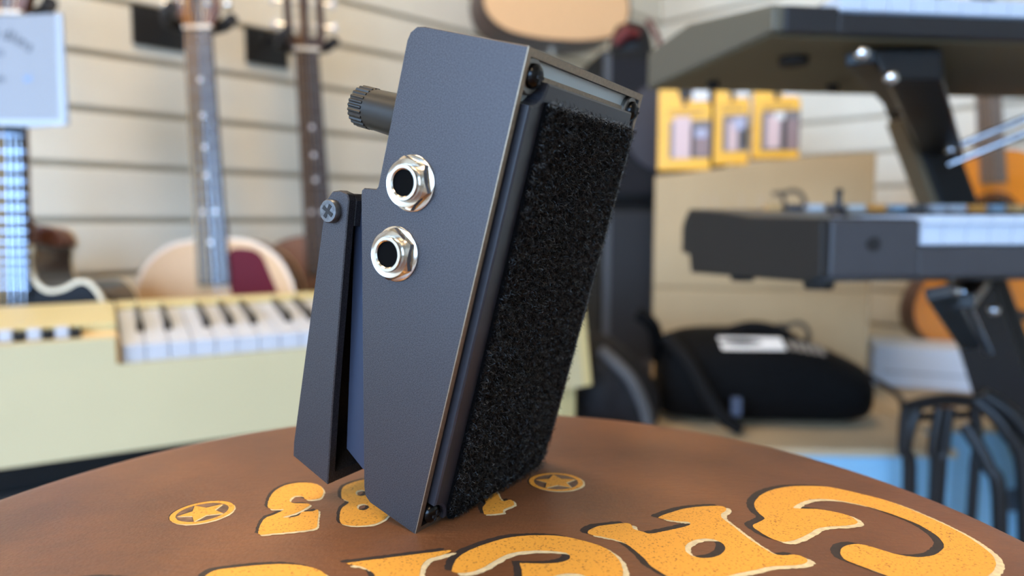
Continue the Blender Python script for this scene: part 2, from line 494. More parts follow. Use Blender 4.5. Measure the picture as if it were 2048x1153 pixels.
# ------------------------------------------------------------------ effect pedal standing on its front end
yaw, tilt = radians(30.995), radians(15.7275)
PW = V((sin(yaw), cos(yaw), 0)); t0 = V((-cos(yaw), sin(yaw), 0)); zz = V((0, 0, 1))
PT = t0 * cos(tilt) + zz * sin(tilt); PU = zz * cos(tilt) - t0 * sin(tilt)
PC = V((-0.02613, 0.18450, HC - 0.0840))
MM = 0.001
ped = root('effect_pedal', 'dark gunmetal effect pedal stood on end on the leather stool, fuzzy black base outward', 'guitar pedal', frame(PC, PW, PT, PU))
def gunmetal():
    m = bpy.data.materials.new('gunmetal'); m.use_nodes = True
    nt = m.node_tree; b = nt.nodes['Principled BSDF']
    tc = nt.nodes.new('ShaderNodeTexCoord')
    n = nt.nodes.new('ShaderNodeTexNoise'); n.inputs['Scale'].default_value = 4200; n.inputs['Detail'].default_value = 2
    nt.links.new(tc.outputs['Object'], n.inputs['Vector'])
    r = nt.nodes.new('ShaderNodeValToRGB')
    r.color_ramp.elements[0].position = 0.35; r.color_ramp.elements[0].color = lin((43, 41, 43))
    r.color_ramp.elements[1].position = 0.72; r.color_ramp.elements[1].color = lin((81, 78, 80))
    nt.links.new(n.outputs['Fac'], r.inputs['Fac']); nt.links.new(r.outputs['Color'], b.inputs['Base Color'])
    b.inputs['Metallic'].default_value = 0.75; b.inputs['Roughness'].default_value = 0.46
    bp = nt.nodes.new('ShaderNodeBump'); bp.inputs['Strength'].default_value = 0.10; bp.inputs['Distance'].default_value = 0.00015
    nt.links.new(n.outputs['Fac'], bp.inputs['Height']); nt.links.new(bp.outputs['Normal'], b.inputs['Normal'])
    return m
gun = gunmetal()
edge_m = mat('bare_edge', (134, 118, 100), 0.4, 0.8, var=0.15, scale=900)
plastic = mat('black_plastic', (30, 30, 33), 0.36, var=0.15, scale=800)
dark_in = mat('dark_inside', (12, 12, 14), 0.7)
nick = mat('nickel', (205, 198, 188), 0.16, 1.0)
blk = mat('black_gloss', (14, 14, 15), 0.18)
def yz(f=MM): return lambda a, b_, c: (c * f, a * f, b_ * f)     # poly in (t,u), extruded along w (mm)
side = [(0,0),(17,1.0),(19.2,2.2),(20.2,4.5),(41.2,83),(41.4,84.6),(40.6,85.4),(36.4,86.2),(36,87),(35.8,125),(35.2,127),(33.5,128.6),(31,129),(0,129)]
SH = 1.9
for a, b_ in ((0, 2.2), (70.8, 73)):
    MB().prism(side, a, b_, yz()).build('side_plate', gun, ped, bevel=0.00025, seg=1)
# end wall, knob panel, recessed waist, front wall
MB().hexa([(2.0*MM,0,127.1*MM),(71*MM,0,127.1*MM),(71*MM,33.5*MM,126.6*MM),(2.0*MM,33.5*MM,126.6*MM),(2.0*MM,0,129*MM),(71*MM,0,129*MM),(71*MM,33.3*MM,128.6*MM),(2.0*MM,33.3*MM,128.6*MM)]).build('end_wall', gun, ped)
kp = [(33.8,86.2),(35.8,86.4),(35.6,125.2),(34.8,127),(33.2,128.5),(32,127),(33.6,125)]
MB().prism(kp, 2.0, 71.0, yz()).build('knob_panel', gun, ped)
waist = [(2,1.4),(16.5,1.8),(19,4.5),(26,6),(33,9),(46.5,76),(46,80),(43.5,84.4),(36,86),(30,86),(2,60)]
MB().prism(waist, 5.0, 68.0, yz()).build('waist', mat('waist_shade', (46, 53, 70), 0.42, 0.5), ped)  # same paint as the shell, coloured darker to carry the treadle's shade
for a, b_ in ((2.2, 5.05), (67.95, 70.8)):
    MB().prism([(2,1.2),(16.5,1.8),(19.2,5),(40.6,83.8),(35,86),(2,80)], a, b_, yz()).build('side_filler', gun, ped)
MB().hexa([(2*MM,0,0),(71*MM,0,0),(71*MM,16.5*MM,0.8*MM),(2*MM,16.5*MM,0.8*MM),(2*MM,0,1.8*MM),(71*MM,0,1.8*MM),(71*MM,16.5*MM,2.4*MM),(2*MM,16.5*MM,2.4*MM)]).build('front_wall', gun, ped)
# bare metal rim of the shell: four strips just proud of the rim
for nm, x0, x1, u0, u1 in (('rim_strip',0.05,1.9,0.05,128.9),('rim_strip',71.1,72.95,0.05,128.9),('rim_strip',1.9,71.1,127.0,128.9),('rim_strip',1.9,71.1,0.05,1.75)):
    MB().box(x0*MM, x1*MM, -0.06*MM, 0.3*MM, u0*MM, u1*MM).build(nm, edge_m, ped)
# base plate (pale label) and rubber tray
MB().box(2.0*MM, 71*MM, 2.2*MM, 2.8*MM, 1.8*MM, 127*MM).build('base_plate', mat('label_grey', (176, 184, 184), 0.35, 0.2), ped)
MB().box(7*MM, 66*MM, 1.4*MM, 2.15*MM, 122.6*MM, 123.8*MM).build('base_edge', edge_m, ped)
def tray_poly(i=0.0):
    a, b_, c, d = 3.3 + i, 69.7 - i, 2.2 + i, 122.4 - i
    r = 6.2
    out = []
    for cx, cy, s in ((a, c, 0), (b_, c, 1), (b_, d, 2), (a, d, 3)):
        arc = [(r * cos(pi / 2 * k / 6), r * sin(pi / 2 * k / 6)) for k in range(7)]
        if s == 0: out += [(cx + q, cy + p) for p, q in [(x, y) for x, y in arc]]
        if s == 1: out += [(cx - p, cy + q) for p, q in [(x, y) for x, y in arc]]
        if s == 2: out += [(cx - q, cy - p) for p, q in [(x, y) for x, y in arc]]
        if s == 3: out += [(cx + p, cy - q) for p, q in [(x, y) for x, y in arc]]
    return out
P0, P1 = tray_poly(0), tray_poly(0.5)
fnt = lambda x, y, z: (x * MM, z * MM, y * MM)
n = len(P0)
MB().loft([[fnt(x, y, 2.2) for x, y in P0], [fnt(x, y, -1.7) for x, y in P0], [fnt(x, y, -2.1) for x, y in P1]]).build('base_tray', mat('tray_plastic', (38, 38, 43), 0.36, var=.1, scale=700), ped, bevel=0)
# base screws
scr_m = mat('black_screw', (16, 15, 15), 0.22, 0.6)
for x, u in ((5.4, 123.0), (67.6, 123.0), (5.4, 4.9), (67.6, 4.9)):
    f = lambda a, b_, c, x=x, u=u: ((x + a) * MM, -c * MM, (u + b_) * MM)
    s_ = MB().lathe([(2.9,-2.2),(3.0,-1.2),(3.0,0.2),(2.6,1.0),(1.7,1.6),(0.8,1.85),(0.0,1.9)], 24, f).build('base_screw', scr_m, ped, smooth=True)
    MB().box((x-1.5)*MM,(x+1.5)*MM,-2.0*MM,-1.2*MM,(u-.35)*MM,(u+.35)*MM).box((x-.35)*MM,(x+.35)*MM,-2.0*MM,-1.2*MM,(u-1.5)*MM,(u+1.5)*MM).build('cross_slot', dark_in, s_)
    if u > 100: MB().lathe([(0.0,-2.25),(4.6,-2.25),(4.6,-1.0),(4.2,-0.6),(0.0,-0.6)], 24, f).build('washer', mat('washer_grey', (120,116,110), 0.35, 0.8), ped, smooth=True)
# hook and loop pad with fuzz
VX0, VX1, VU0, VU1 = 9.2, 65.5, 1.6, 118.0
pad = [(VX0,VU0+5),(VX0+1.5,VU0+.5),(VX0+4,VU0),(VX1-3,VU0),(VX1,VU0+3),(VX1,VU1-2),(VX1-2,VU1),(VX0,VU1)]
velm = mat('loop_pile', (7, 7, 8), 0.9, var=0.5, scale=1500, bump=1.0, bscale=2500, spec=0.05)
vel = MB().prism(pad, -3.3, -2.0, lambda x, y, z: (x * MM, z * MM, y * MM)).build('velcro_pad', velm, ped, bevel=0.0006)
rg = random.Random(3)
def inpad(x, u): return VX0 <= x <= VX1 and VU0 <= u <= VU1 and not (x < VX0 + 3 and u < VU0 + 3)
def fuzz(N, wid, ln, hmax, edge=False):
    b_ = MB()
    for _ in range(N):
        x, u = rg.uniform(VX0, VX1), rg.uniform(VU0, VU1)
        if edge: u = VU1 - rg.uniform(-0.4, 0.8)
        if not edge and not inpad(x, u): continue
        a = rg.uniform(0, 2 * pi); h = rg.uniform(0.2, hmax); l = rg.uniform(ln * .5, ln)
        cv = rg.uniform(-2.2, 2.2)
        pts = []
        px, pu = x, u
        K = 5
        for i in range(K):
            f = i / (K - 1)
            z = -3.2 - h * sin(pi * min(1, f * rg.uniform(.75, 1.0)))
            pts.append((px, z, pu))
            px += cos(a) * l / K; pu += sin(a) * l / K; a += cv / K * 2
        na = a + pi / 2
        dx, du = cos(na) * wid / 2, sin(na) * wid / 2
        k = len(b_.v)
        for i, (p, z, q) in enumerate(pts):
            s = 1 if i < K - 1 else 0.3
            b_.v.append(((p - dx * s) * MM, (z - wid * .3) * MM, (q - du * s) * MM)); b_.v.append(((p + dx * s) * MM, (z + wid * .3) * MM, (q + du * s) * MM))
        for i in range(K - 1): b_.f.append((k + 2*i, k + 2*i + 1, k + 2*i + 3, k + 2*i + 2))
    return b_
def raw(b_, name, m, parent):
    me = bpy.data.meshes.new(name); me.from_pydata(b_.v, [], b_.f); me.materials.append(m)
    o = bpy.data.objects.new(name, me); C.objects.link(o); o.parent = parent; o['kind'] = 'stuff'
    return o
raw(fuzz(5200, 0.05, 2.8, 1.6), 'pile_highlight', mat('pile_highlight', (50, 48, 46), 0.45, spec=.5), vel)  # grey strands paint highlights onto the black pile
raw(fuzz(24000, 0.10, 3.0, 1.3), 'pile_fuzz', mat('pile_fibre', (10, 10, 11), 0.4, spec=0.35), vel)
raw(fuzz(2200, 0.035, 2.2, 1.6), 'lint_sparkle', mat('lint_sparkle', (120, 114, 106), 0.6), vel)  # pale lint, with extra strands painting sparkle on the pile
raw(fuzz(260, 0.06, 1.2, 1.2, True), 'frayed_edge', mat('frayed_edge', (130, 126, 120), 0.6), vel)

# jacks
def jack(u, t, rot):
    f = lambda a, b_, c: (-c * MM, (t + a) * MM, (u + b_) * MM)
    j = bpy.data.objects.new('jack_socket', None); C.objects.link(j); j.parent = ped
    j['label'] = 'nickel hex-nutted jack socket'
    MB().lathe([(0.0,-0.2),(7.3,-0.2),(7.3,0.35),(6.9,0.6),(0.0,0.6)], 48, f).build('washer', nick, j, smooth=True)
    hx = []; hx2 = []; hx3 = []
    for k in range(48):
        a = 2 * pi * k / 48
        q = 6.15 / cos(((a - rot) % (pi / 3)) - pi / 6)
        hx.append((min(q, 7.05) * cos(a), min(q, 7.05) * sin(a)))
        hx2.append((6.15 * cos(a), 6.15 * sin(a))); hx3.append((5.3 * cos(a), 5.3 * sin(a)))
    inner = [(4.0 * cos(2*pi*k/48), 4.0 * sin(2*pi*k/48)) for k in range(48)]
    zc = lambda p: 2.9 - 0.9 * max(0, hypot(*p) - 6.15)
    MB().loft([[f(x, y, .6) for x, y in hx], [f(x, y, zc((x, y))) for x, y in hx], [f(x, y, 2.95) for x, y in hx2], [f(x, y, 2.7) for x, y in hx3], [f(x, y, 2.6) for x, y in inner]], cap=False).build('hex_nut', nick, j, smooth=True, ang=25)
    bs = MB().lathe([(4.75,2.5),(4.75,3.6),(4.5,4.0),(3.75,4.0),(3.40,3.7),(3.36,3.2)], 48, f)
    bs.f = [q for q in bs.f if len(q) == 4]   # open ring
    bs.build('bushing', nick, j, smooth=True, ang=35)
    MB().lathe([(3.38,3.25),(3.34,3.2),(3.2,-1.5),(0.0,-1.5)], 32, f).build('socket_hole', mat('socket_black', (3,3,3), 0.7, spec=.05), j)
jack(90.6, 24.9, 0.12)
jack(71.5, 25.4, 0.42)
# knobs along the panel
for w_ in (12.5, 36.5, 60.5):
    f = lambda a, b_, c, w_=w_: ((w_ + a) * MM, c * MM, (105.6 + b_) * MM)
    k_ = MB().lathe([(0.0,36.2),(6.4,36.2),(6.3,37),(5.7,53.6),(5.4,53.9),(0.0,53.9)], 48, f).build('knob', mat('knob_black', (13, 13, 14), .38), ped, smooth=True)
    b_ = MB()
    N = 26; ring = []
    for k in range(N * 4):
        a = 2 * pi * k / (N * 4); q = 5.95 if k % 4 in (0, 1) else 5.6
        ring.append((q * cos(a), q * sin(a)))
    b_.loft([[f(x, y, 53.6) for x, y in ring], [f(x, y, 58.4) for x, y in ring], [f(x * .9, y * .9, 59) for x, y in ring]]).build('knurled_cap', mat('knob_black', (13, 13, 14)), k_)
    MB().lathe([(0.0,35.6),(5.0,35.6),(5.0,36.3),(0.0,36.3)], 24, f).build('shaft_nut', nick, ped)
# treadle
FL = 3.0
fl = [(33.2,-1.6),(48.6,0.6),(49.4,5),(53.5,75),(53.3,79),(51.8,81.6),(49,82.6),(46.2,82.4),(45.2,80.8),(44.6,76),(37.4,24)]
tread = bpy.data.objects.new('treadle', None); C.objects.link(tread); tread.parent = ped
tread['label'] = 'hinged dark metal foot treadle'
for a, b_ in ((0, FL), (73 - FL, 73)):
    MB().prism(fl, a, b_, yz()).build('treadle_side', gun, tread, bevel=0.0003, seg=1)
for a, b_ in ((FL - .2, 4.9), (68.1, 73.2 - FL)):
    MB().prism([(44.0,73.8),(50,74),(50,81.5),(46.2,82.2),(44.8,80.8)], a, b_, yz()).build('hinge_lug', gun, tread)
MB().prism([(46.6,2.5),(49.3,5),(53.3,75),(52.9,79),(51.4,81.3),(49.5,80),(50.6,75)], FL - .1, 73.1 - FL, yz()).build('treadle_plate', gun, tread)
MB().prism([(33.4,-1.4),(48.2,0.8),(48.8,4),(46.4,4.2),(34,1.4)], FL - .1, 73.1 - FL, yz()).build('treadle_end', gun, tread)
MB().prism([(49.8,8),(51.6,8),(55.2,72),(53.4,72)], 7, 66, yz()).build('rubber_pad', mat('tread_rubber', (24,24,24), 0.8), tread)
for w_, sg in ((0, -1), (73, 1)):
    f = lambda a, b_, c: (w_ * MM + sg * c * MM, (50.3 + a) * MM, (76.3 + b_) * MM)
    hs = MB().lathe([(0.0,-0.2),(3.3,-0.2),(3.3,1.5),(3.0,1.9),(0.0,2.0)], 32, f).build('hinge_screw', mat('dull_steel', (96,97,100), 0.35, 0.85, var=0.3, scale=900), tread, smooth=True)
    pl = []
    for k in range(4):
        a = k * pi / 2 + 0.35
        for da, q in ((-.28, 2.1), (.28, 2.1), (pi / 4, 0.65)):
            pl.append((q * cos(a + da), q * sin(a + da)))
    MB().prism(pl, 1.2, 2.06, f).build('cross_slot', dark_in, hs)
#PART2
# ------------------------------------------------------------------ cream organ in front of the left wall
OX, OY = V((0.866, 0.5, 0)), V((-0.5, 0.866, 0))
org = root('electric_organ', 'long cream electric organ keyboard with white keys below hanging guitars', 'organ', frame(V((-0.347, 0.79, HC)), OX * 1.03, OY * 1.03, V((0, 0, 1.03))))
cream = mat('organ_cream', (196, 182, 132), 0.42, var=0.03, scale=8)
cream_f = mat('organ_front', (182, 175, 142), 0.5, var=0.03, scale=6)
key_w = mat('key_white', (188, 193, 204), 0.35)
key_b = mat('key_black', (20, 21, 24), 0.25)
XL, XK0, XK1, XR = -0.42, -0.080, 0.510, 0.526
def op(poly, a, b_, nm, m, bevel=0.002, par=org):      # poly in (y,z) extruded along x
    return MB().prism(poly, a, b_, lambda y, z, x: (x, y, z)).build(nm, m, par, bevel=bevel)
op([(0,-.24),(.016,-.150),(.024,-.150),(.024,-.236)], XK0 - .0006, XK1, 'front_panel', cream_f, 0)
op([(0,-.24),(.016,-.150),(.020,-.122),(.030,-.121),(.030,-.236)], XL, XK0 - .0006, 'front_panel', cream_f, 0)
MB().box(XK0 - .0040, XK0 + .0003, .0155, .060, -.149, -.1215).build('cheek_edge', mat('cheek_wood', (150, 112, 60), .6), org)
op([(.024,-.24),(.205,-.24),(.205,-.18),(.024,-.165)], XL, XR, 'underbody', cream_f)
op([(.030,-.121),(.046,-.1165),(.046,-.180),(.030,-.180)], XL, XK0 - .002, 'tab_bed', mat('tab_bed', (206, 176, 128), 0.5))
op([(.046,-.108),(.165,-.100),(.205,-.1005),(.205,-.180),(.046,-.180)], XL, XK0 - .0015, 'left_top', cream)
op([(.163,-.104),(.168,-.101),(.205,-.1005),(.205,-.180),(.163,-.180)], XK0, XK1, 'rear_rail', cream)
op([(0,-.24),(.016,-.150),(.022,-.118),(.165,-.098),(.205,-.0995),(.205,-.24)], XK1 + .001, XR, 'right_cheek', cream)
op([(.0245,-.150),(.160,-.150),(.160,-.165),(.0245,-.165)], XK0, XK1, 'key_bed', mat('key_bed', (190, 160, 110), 0.6))
KW = 0.0235
SL = tan(radians(9.5))
wk = MB().prism([(.022,-.131),(.160,-.131+.138*SL),(.160,-.131+.138*SL-.012),(.026,-.1505),(.022,-.1495)], 0.0006, KW - 0.0006, lambda y, z, x: (x, y, z)).mesh('white_key', bevel=0.0008)
wk.materials.append(key_w)
bk = MB().hexa([(-.0050,.066,-.126),(.0050,.066,-.126),(.0036,.160,-.110),(-.0036,.160,-.110),(-.0030,.073,-.1120),(.0030,.073,-.1120),(.0016,.160,-.1010),(-.0016,.160,-.1010)]).mesh('black_key', bevel=0.0008)
bk.materials.append(key_b)
nk = int((XK1 - XK0) / KW)
for i in range(nk):
    share(wk, 'white_key', org, (XK0 + .001 + i * KW, 0, 0))
    o = i % 7
    dx = {0: -.1, 1: .1, 3: -.13, 4: 0, 5: .13}.get(o)
    if dx is not None and i < nk - 1: share(bk, 'black_key', org, (XK0 + .001 + (i + 1 + dx) * KW, 0, 0))
tw = MB().box(0, .0115, .031, .047, -.1195, -.1085).mesh('rocker_tab', bevel=0.001); tw.materials.append(key_w)
tb = MB().box(0, .0105, .031, .047, -.1205, -.1105).mesh('rocker_tab', bevel=0.001); tb.materials.append(key_b)
x = -0.125
i = 0
while x > XL + .03:
    share(tb if i % 2 == 0 else tw, 'rocker_tab', org, (x, 0, 0)); x -= .0121; i += 1
for lx in (XL + .04, XR - .034):
    for ly in (.03, .175):
        MB().hexa([(lx-.013,ly-.012,-HC/1.03),(lx+.013,ly-.012,-HC/1.03),(lx+.013,ly+.012,-HC/1.03),(lx-.013,ly+.012,-HC/1.03),(lx-.016,ly-.014,-.238),(lx+.016,ly-.014,-.238),(lx+.016,ly+.014,-.238),(lx-.016,ly+.014,-.238)]).build('leg', cream, org, bevel=.003)
# black cabinet standing under the organ
cabm = mat('black_tolex', (11, 12, 14), 0.6, spec=.25, bump=0.4, bscale=700)
uc = root('speaker_cabinet', 'low black cabinet pushed in below the cream organ', 'cabinet', frame(V((-0.347, 0.79, 0)), OX, OY, V((0, 0, 1))))
MB().box(-.36, .36, .06, .215, .02, HC - .262).build('body', cabm, uc, bevel=.01)
MB().box(-.34, .34, .052, .062, .05, HC - .29).build('grille_cloth', mat('grille_black', (20, 20, 23), 0.8, var=.3, scale=400), uc)
for fx in (-.33, .32):
    for fy in (.09, .19): MB().box(fx-.015, fx+.015, fy-.015, fy+.015, 0, .022).build('foot', mat('rubber', (20,20,20)), uc)

# ------------------------------------------------------------------ guitars
steel = mat('string_steel', (200, 200, 205), 0.25, 1.0)
brass = mat('string_bronze', (196, 150, 96), 0.3, 1.0)
pearl = mat('pearl_dot', (222, 220, 224), 0.2)
bone = mat('bone_nut', (232, 218, 198), 0.4)
frt = mat('fret_wire', (120, 116, 112), 0.35, 1.0)
frt_b = mat('fret_glint', (140, 152, 170), 0.3, 1.0)  # bluish, brighter copy of the fret wire, paints glints on the cutaway neck
def body_outline(s, cut=False):
    half = [(0.0,.0),(.035,-.001),(.075,-.010),(.115,-.040),(.137,-.085),(.141,-.13),(.130,-.18),(.121,-.22),(.131,-.265),(.165,-.315),(.190,-.36),(.199,-.405),(.185,-.452),(.140,-.485),(.07,-.499),(0,-.502)]
    R_ = half[1:-1]
    if cut:
        R_ = [(.030,-.002),(.031,-.030),(.036,-.055),(.052,-.072),(.076,-.070),(.100,-.058),(.119,-.062),(.137,-.085),(.145,-.125),(.134,-.18),(.124,-.22),(.133,-.265),(.165,-.315),(.190,-.36),(.199,-.405),(.185,-.452),(.140,-.485),(.07,-.499)]
    L_ = [(-x, y) for x, y in half[1:-1]]
    pts = [half[0]] + R_ + [half[-1]] + L_[::-1]
    return [(x * s, y * s) for x, y in spline(pts, 4)]
def guitar(name, label, joint, nut, nrm, join_frac, top, side_m, neck_m, board, head='solid', cut=False, bs=1.0, depth=.1, dots=(), guard=None, bind=None, strings=True, group=None, fretglint=True, hole=True, head_m=None, fw_=.0006, fret_m=None):
    Y = nut - joint
    nl = Y.length; Y.normalize()
    Zn = (nrm - Y * nrm.dot(Y)).normalized(); X = Y.cross(Zn)
    g = root(name, label, 'guitar', frame(joint, X, Y, Zn), group)
    scale_len = nl / join_frac
    ol = body_outline(bs, cut)
    MB().prism(ol, -depth, -.001).build('body', side_m, g, smooth=True, ang=50)
    il = inset(ol, .0045 if bind else .0015)
    MB().prism(il, -.004, .0006).build('soundboard', top, g)
    if bind:
        MB().ring(ol, inset(ol, .006), -.006, .0009).build('binding', bind, g)
        MB().ring(inset(ol, -.0006), inset(ol, .004), -depth - .001, -depth + .005).build('back_binding', bind, g)
    hy = -.165 * bs
    if hole:
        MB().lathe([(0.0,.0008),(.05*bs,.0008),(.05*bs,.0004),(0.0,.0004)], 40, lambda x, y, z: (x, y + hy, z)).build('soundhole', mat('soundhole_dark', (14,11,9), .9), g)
        MB().ring([(.060*bs*cos(a), hy + .060*bs*sin(a)) for a in [2*pi*i/40 for i in range(40)]], [(.052*bs*cos(a), hy + .052*bs*sin(a)) for a in [2*pi*i/40 for i in range(40)]], .0004, .0010).build('rosette', mat('rosette_dark', (60,36,26), .4), g)
    by = nl - scale_len
    MB().prism([(-.075*bs,by-.012),(.075*bs,by-.012),(.08*bs,by),(.04*bs,by+.014),(-.04*bs,by+.014),(-.08*bs,by)], 0, .008).build('bridge', mat('bridge_wood', (44,28,22), .4), g, bevel=.001)
    MB().box(-.036, .036, by - .002, by + .001, .008, .011).build('saddle', bone, g)
    wn_, wb = .0225, .0275          # half widths at nut and body
    def hw(y): return wn_ + (wb - wn_) * (nl - y) / (nl * 1.25)
    ye = -.085 * bs if hole else -.13 * bs
    fb = MB().hexa([(-hw(ye),ye,.001),(hw(ye),ye,.001),(hw(nl),nl,.001),(-hw(nl),nl,.001),(-hw(ye),ye,.0065),(hw(ye),ye,.0065),(hw(nl),nl,.0065),(-hw(nl),nl,.0065)])
    fo = fb.build('fretboard', board, g, bevel=.0012)
    rings = []
    for y in (nl + .004, nl * .9, nl * .5, nl * .12, .02, .0):
        r = hw(y); dd = .021 if y > .03 else .05
        rings.append([(r * cos(a), y, -abs(sin(a)) ** .8 * dd + .0012) for a in [pi + pi * k / 10 for k in range(11)]])
    MB().loft(rings).build('neck', neck_m, g, smooth=True)
    fme = MB().box(-1, 1, -fw_, fw_, .0064, .0077).mesh('fret'); fme.materials.append(fret_m or frt)
    for k in range(1, 20):
        y = by + scale_len * 2 ** (-k / 12)
        if y < ye + .004: break
        o = share(fme, 'fret', fo, (0, y, 0)); o.scale = (hw(y), 1, 1)
    for k in dots:
        y = by + scale_len * (2 ** (-(k - 1) / 12) + 2 ** (-k / 12)) / 2
        for dx in ((0,) if k % 12 else (-.011, .011)):
            MB().lathe([(0.0,.0062),(.0042,.0062),(.0042,.0069),(0.0,.0069)], 20, lambda x, yy, z, dx=dx, y=y: (x + dx, yy + y, z)).build('inlay_dot', pearl, fo)
    MB().box(-wn_ - .001, wn_ + .001, nl, nl + .006, -.002, .0095).build('nut', bone, g, bevel=.0008)
    hm = head_m or neck_m
    hd = bpy.data.objects.new('headstock', None); C.objects.link(hd); hd.parent = g
    hp = [(-.024,nl+.006),(.024,nl+.006),(.036,nl+.035),(.037,nl+.13),(.033,nl+.185),(.012,nl+.19),(0,nl+.183),(-.012,nl+.19),(-.033,nl+.185),(-.037,nl+.13),(-.036,nl+.035)]
    if head == 'slot':
        for s in (-1, 1):
            MB().prism([(s*.022,nl+.006),(s*.030,nl+.006),(s*.037,nl+.03),(s*.037,nl+.185),(s*.024,nl+.185)], -.014, .004).build('headstock_rail', hm, hd, bevel=.001)
        MB().box(-.0075, .0075, nl + .006, nl + .185, -.014, .004).build('headstock_rail', hm, hd, bevel=.001)
        for yy in (.008, .178): MB().box(-.03, .03, nl + yy, nl + yy + .02, -.013, .003).build('headstock_bridge', hm, hd)
        for s in (-1, 1):
            for q in range(3):
                yy = nl + .05 + q * .045
                MB().tube([(s*.007, yy, -.004), (s*.024, yy, -.004)], .005, 12).build('tuner_roller', bone, hd, smooth=True)
                MB().tube([(s*.036, yy, -.006), (s*.052, yy, -.006)], .0025, 8).build('tuner_post', steel, hd)
                MB().lathe([(0.0,-.004),(.009,-.003),(.009,.003),(0.0,.004)], 16, lambda x, y, z, s=s, yy=yy: (s*.056 + z, yy + y, -.006 + x)).build('tuner_button', pearl, hd, smooth=True)
    else:
        MB().prism(hp, -.014, .003).build('headstock_plate', hm, hd, bevel=.0015)
        MB().prism([(x * .35, y) for x, y in hp], .003, .004).build('headstock_inlay', mat('head_dark', (52, 34, 30), .3), hd)
        for s in (-1, 1):
            for q in range(3):
                yy = nl + .045 + q * .045
                MB().lathe([(0.0,.003),(.006,.003),(.006,.006),(.003,.007),(.003,.016),(0.0,.016)], 16, lambda x, y, z, s=s, yy=yy: (x + s*.022, y + yy, z)).build('tuner_post', nick, hd, smooth=True)
                MB().lathe([(0.0,-.005),(.009,-.004),(.009,.004),(0.0,.005)], 16, lambda x, y, z, s=s, yy=yy: (s*.050 + z, yy + y, -.008 + x)).build('tuner_button', nick, hd, smooth=True)
                MB().tube([(s*.03, yy, -.008), (s*.046, yy, -.008)], .003, 8).build('tuner_shaft', nick, hd)
    if guard:
        MB().prism(spline([(x * bs, y * bs) for x, y in guard[0]], 4), .0007, .0018).build('pickguard', guard[1], g)
    for q in range(6):
        xo = -.0175 + q * .007
        tx = (-1 if q < 3 else 1) * .020
        ty = nl + .05 + (q if q < 3 else 5 - q) * .045
        MB().tube([(xo * 1.5, by, .0115), (xo, nl + .003, .0100), (tx * (.55 if head == 'slot' else 1), ty, .006 if head != 'slot' else .001)], .00045 + .0001 * (5 - q) , 5).build('string', brass if q < 3 else steel, g)
    return g
def hanger(g_nut, X, Zn, wall_pt_z, label):
    dz = g_nut.z - wall_pt_z + .006
    """wall hook: slat plate, arm and two padded prongs under the headstock"""
    foot = g_nut
    d = (foot - W0).dot(NL)
    h = root('guitar_hanger', label, 'wall hook', frame(V((foot.x, foot.y, wall_pt_z)) - NL * d, -E1 * -1, NL, V((0, 0, 1))), 'wall hooks along the left wall')
    pm = mat('hanger_black', (18, 18, 20), 0.45)
    MB().box(-.055, .035, 0.0005, .008, -.066, .004).build('slat_plate', pm, h, bevel=.001)
    MB().tube([(0, .006, -.012), (0, d * .55, dz * .5), (0, d - .046, dz + .006)], .006, 10).build('arm', pm, h, smooth=True)
    MB().tube([(-.050, d + .022, dz + .018), (-.050, d - .008, dz + .012), (-.034, d - .042, dz + .008), (0, d - .050, dz + .006), (.034, d - .042, dz + .008), (.050, d - .008, dz + .012), (.050, d + .022, dz + .018)], .0105, 10).build('yoke', mat('hanger_foam', (30, 31, 36), .7), h, smooth=True)
    return h
dark_board = mat('rosewood', (56, 43, 41), 0.42, var=.15, scale=40)
mahog = mat('mahogany', (104, 62, 44), 0.38, var=.15, scale=30, stretch=(6, 1, 6))
spruce = mat('spruce_top', (214, 172, 128), 0.45, var=.05, scale=30, stretch=(12, 1, 1), spec=.3)
blk_lac = mat('black_lacquer', (14, 11, 12), 0.4, spec=.12)
brown_s = mat('walnut_side', (92, 66, 52), 0.4, var=.15, scale=20)
bindm = mat('cream_binding', (220, 204, 172), 0.4)
NG = V((0.28, -0.96, 0))
# natural acoustic with dark red guard
n2, j2 = at(397, 60, 1.245), at(423, 476, 1.227)
gA = guitar('acoustic_guitar', 'natural top acoustic guitar with dark red pickguard hanging on slat wall', j2, n2, V((0.12, -0.99, 0.0)), .5546, spruce, brown_s, mahog, dark_board, bs=.96, dots=(3, 5, 7, 9, 12, 15), bind=mat('top_edge', (232, 205, 176), .4),
            guard=([(.028,-.030),(.060,-.022),(.084,-.034),(.098,-.070),(.112,-.12),(.110,-.20),(.075,-.235),(.045,-.19),(.052,-.14),(.03,-.11)], mat('guard_red', (92, 16, 30), .5, spec=.12)))
hanger(n2, None, None, HC + .003 + SLAT * 4 - .004, 'black wall hook holding the natural top guitar with red pickguard')
# dark slot-head guitar
n3, j3 = at(613, 103, 1.405), at(636, 470, 1.392)
gB = guitar('acoustic_guitar', 'brown acoustic guitar with slotted headstock and dark neck, half behind the pedal', j3, n3, V((0.36, -0.93, 0)), .5546, mat('brown_top', (128, 88, 66), .35), brown_s, mat('dark_neck', (58, 38, 34), .4), dark_board, head='slot', bs=.94, depth=.085, dots=(5, 7, 9, 12))
hanger(n3, None, None, HC + .003 + SLAT * 4 - .004, 'black wall hook holding the brown slotted-headstock guitar')
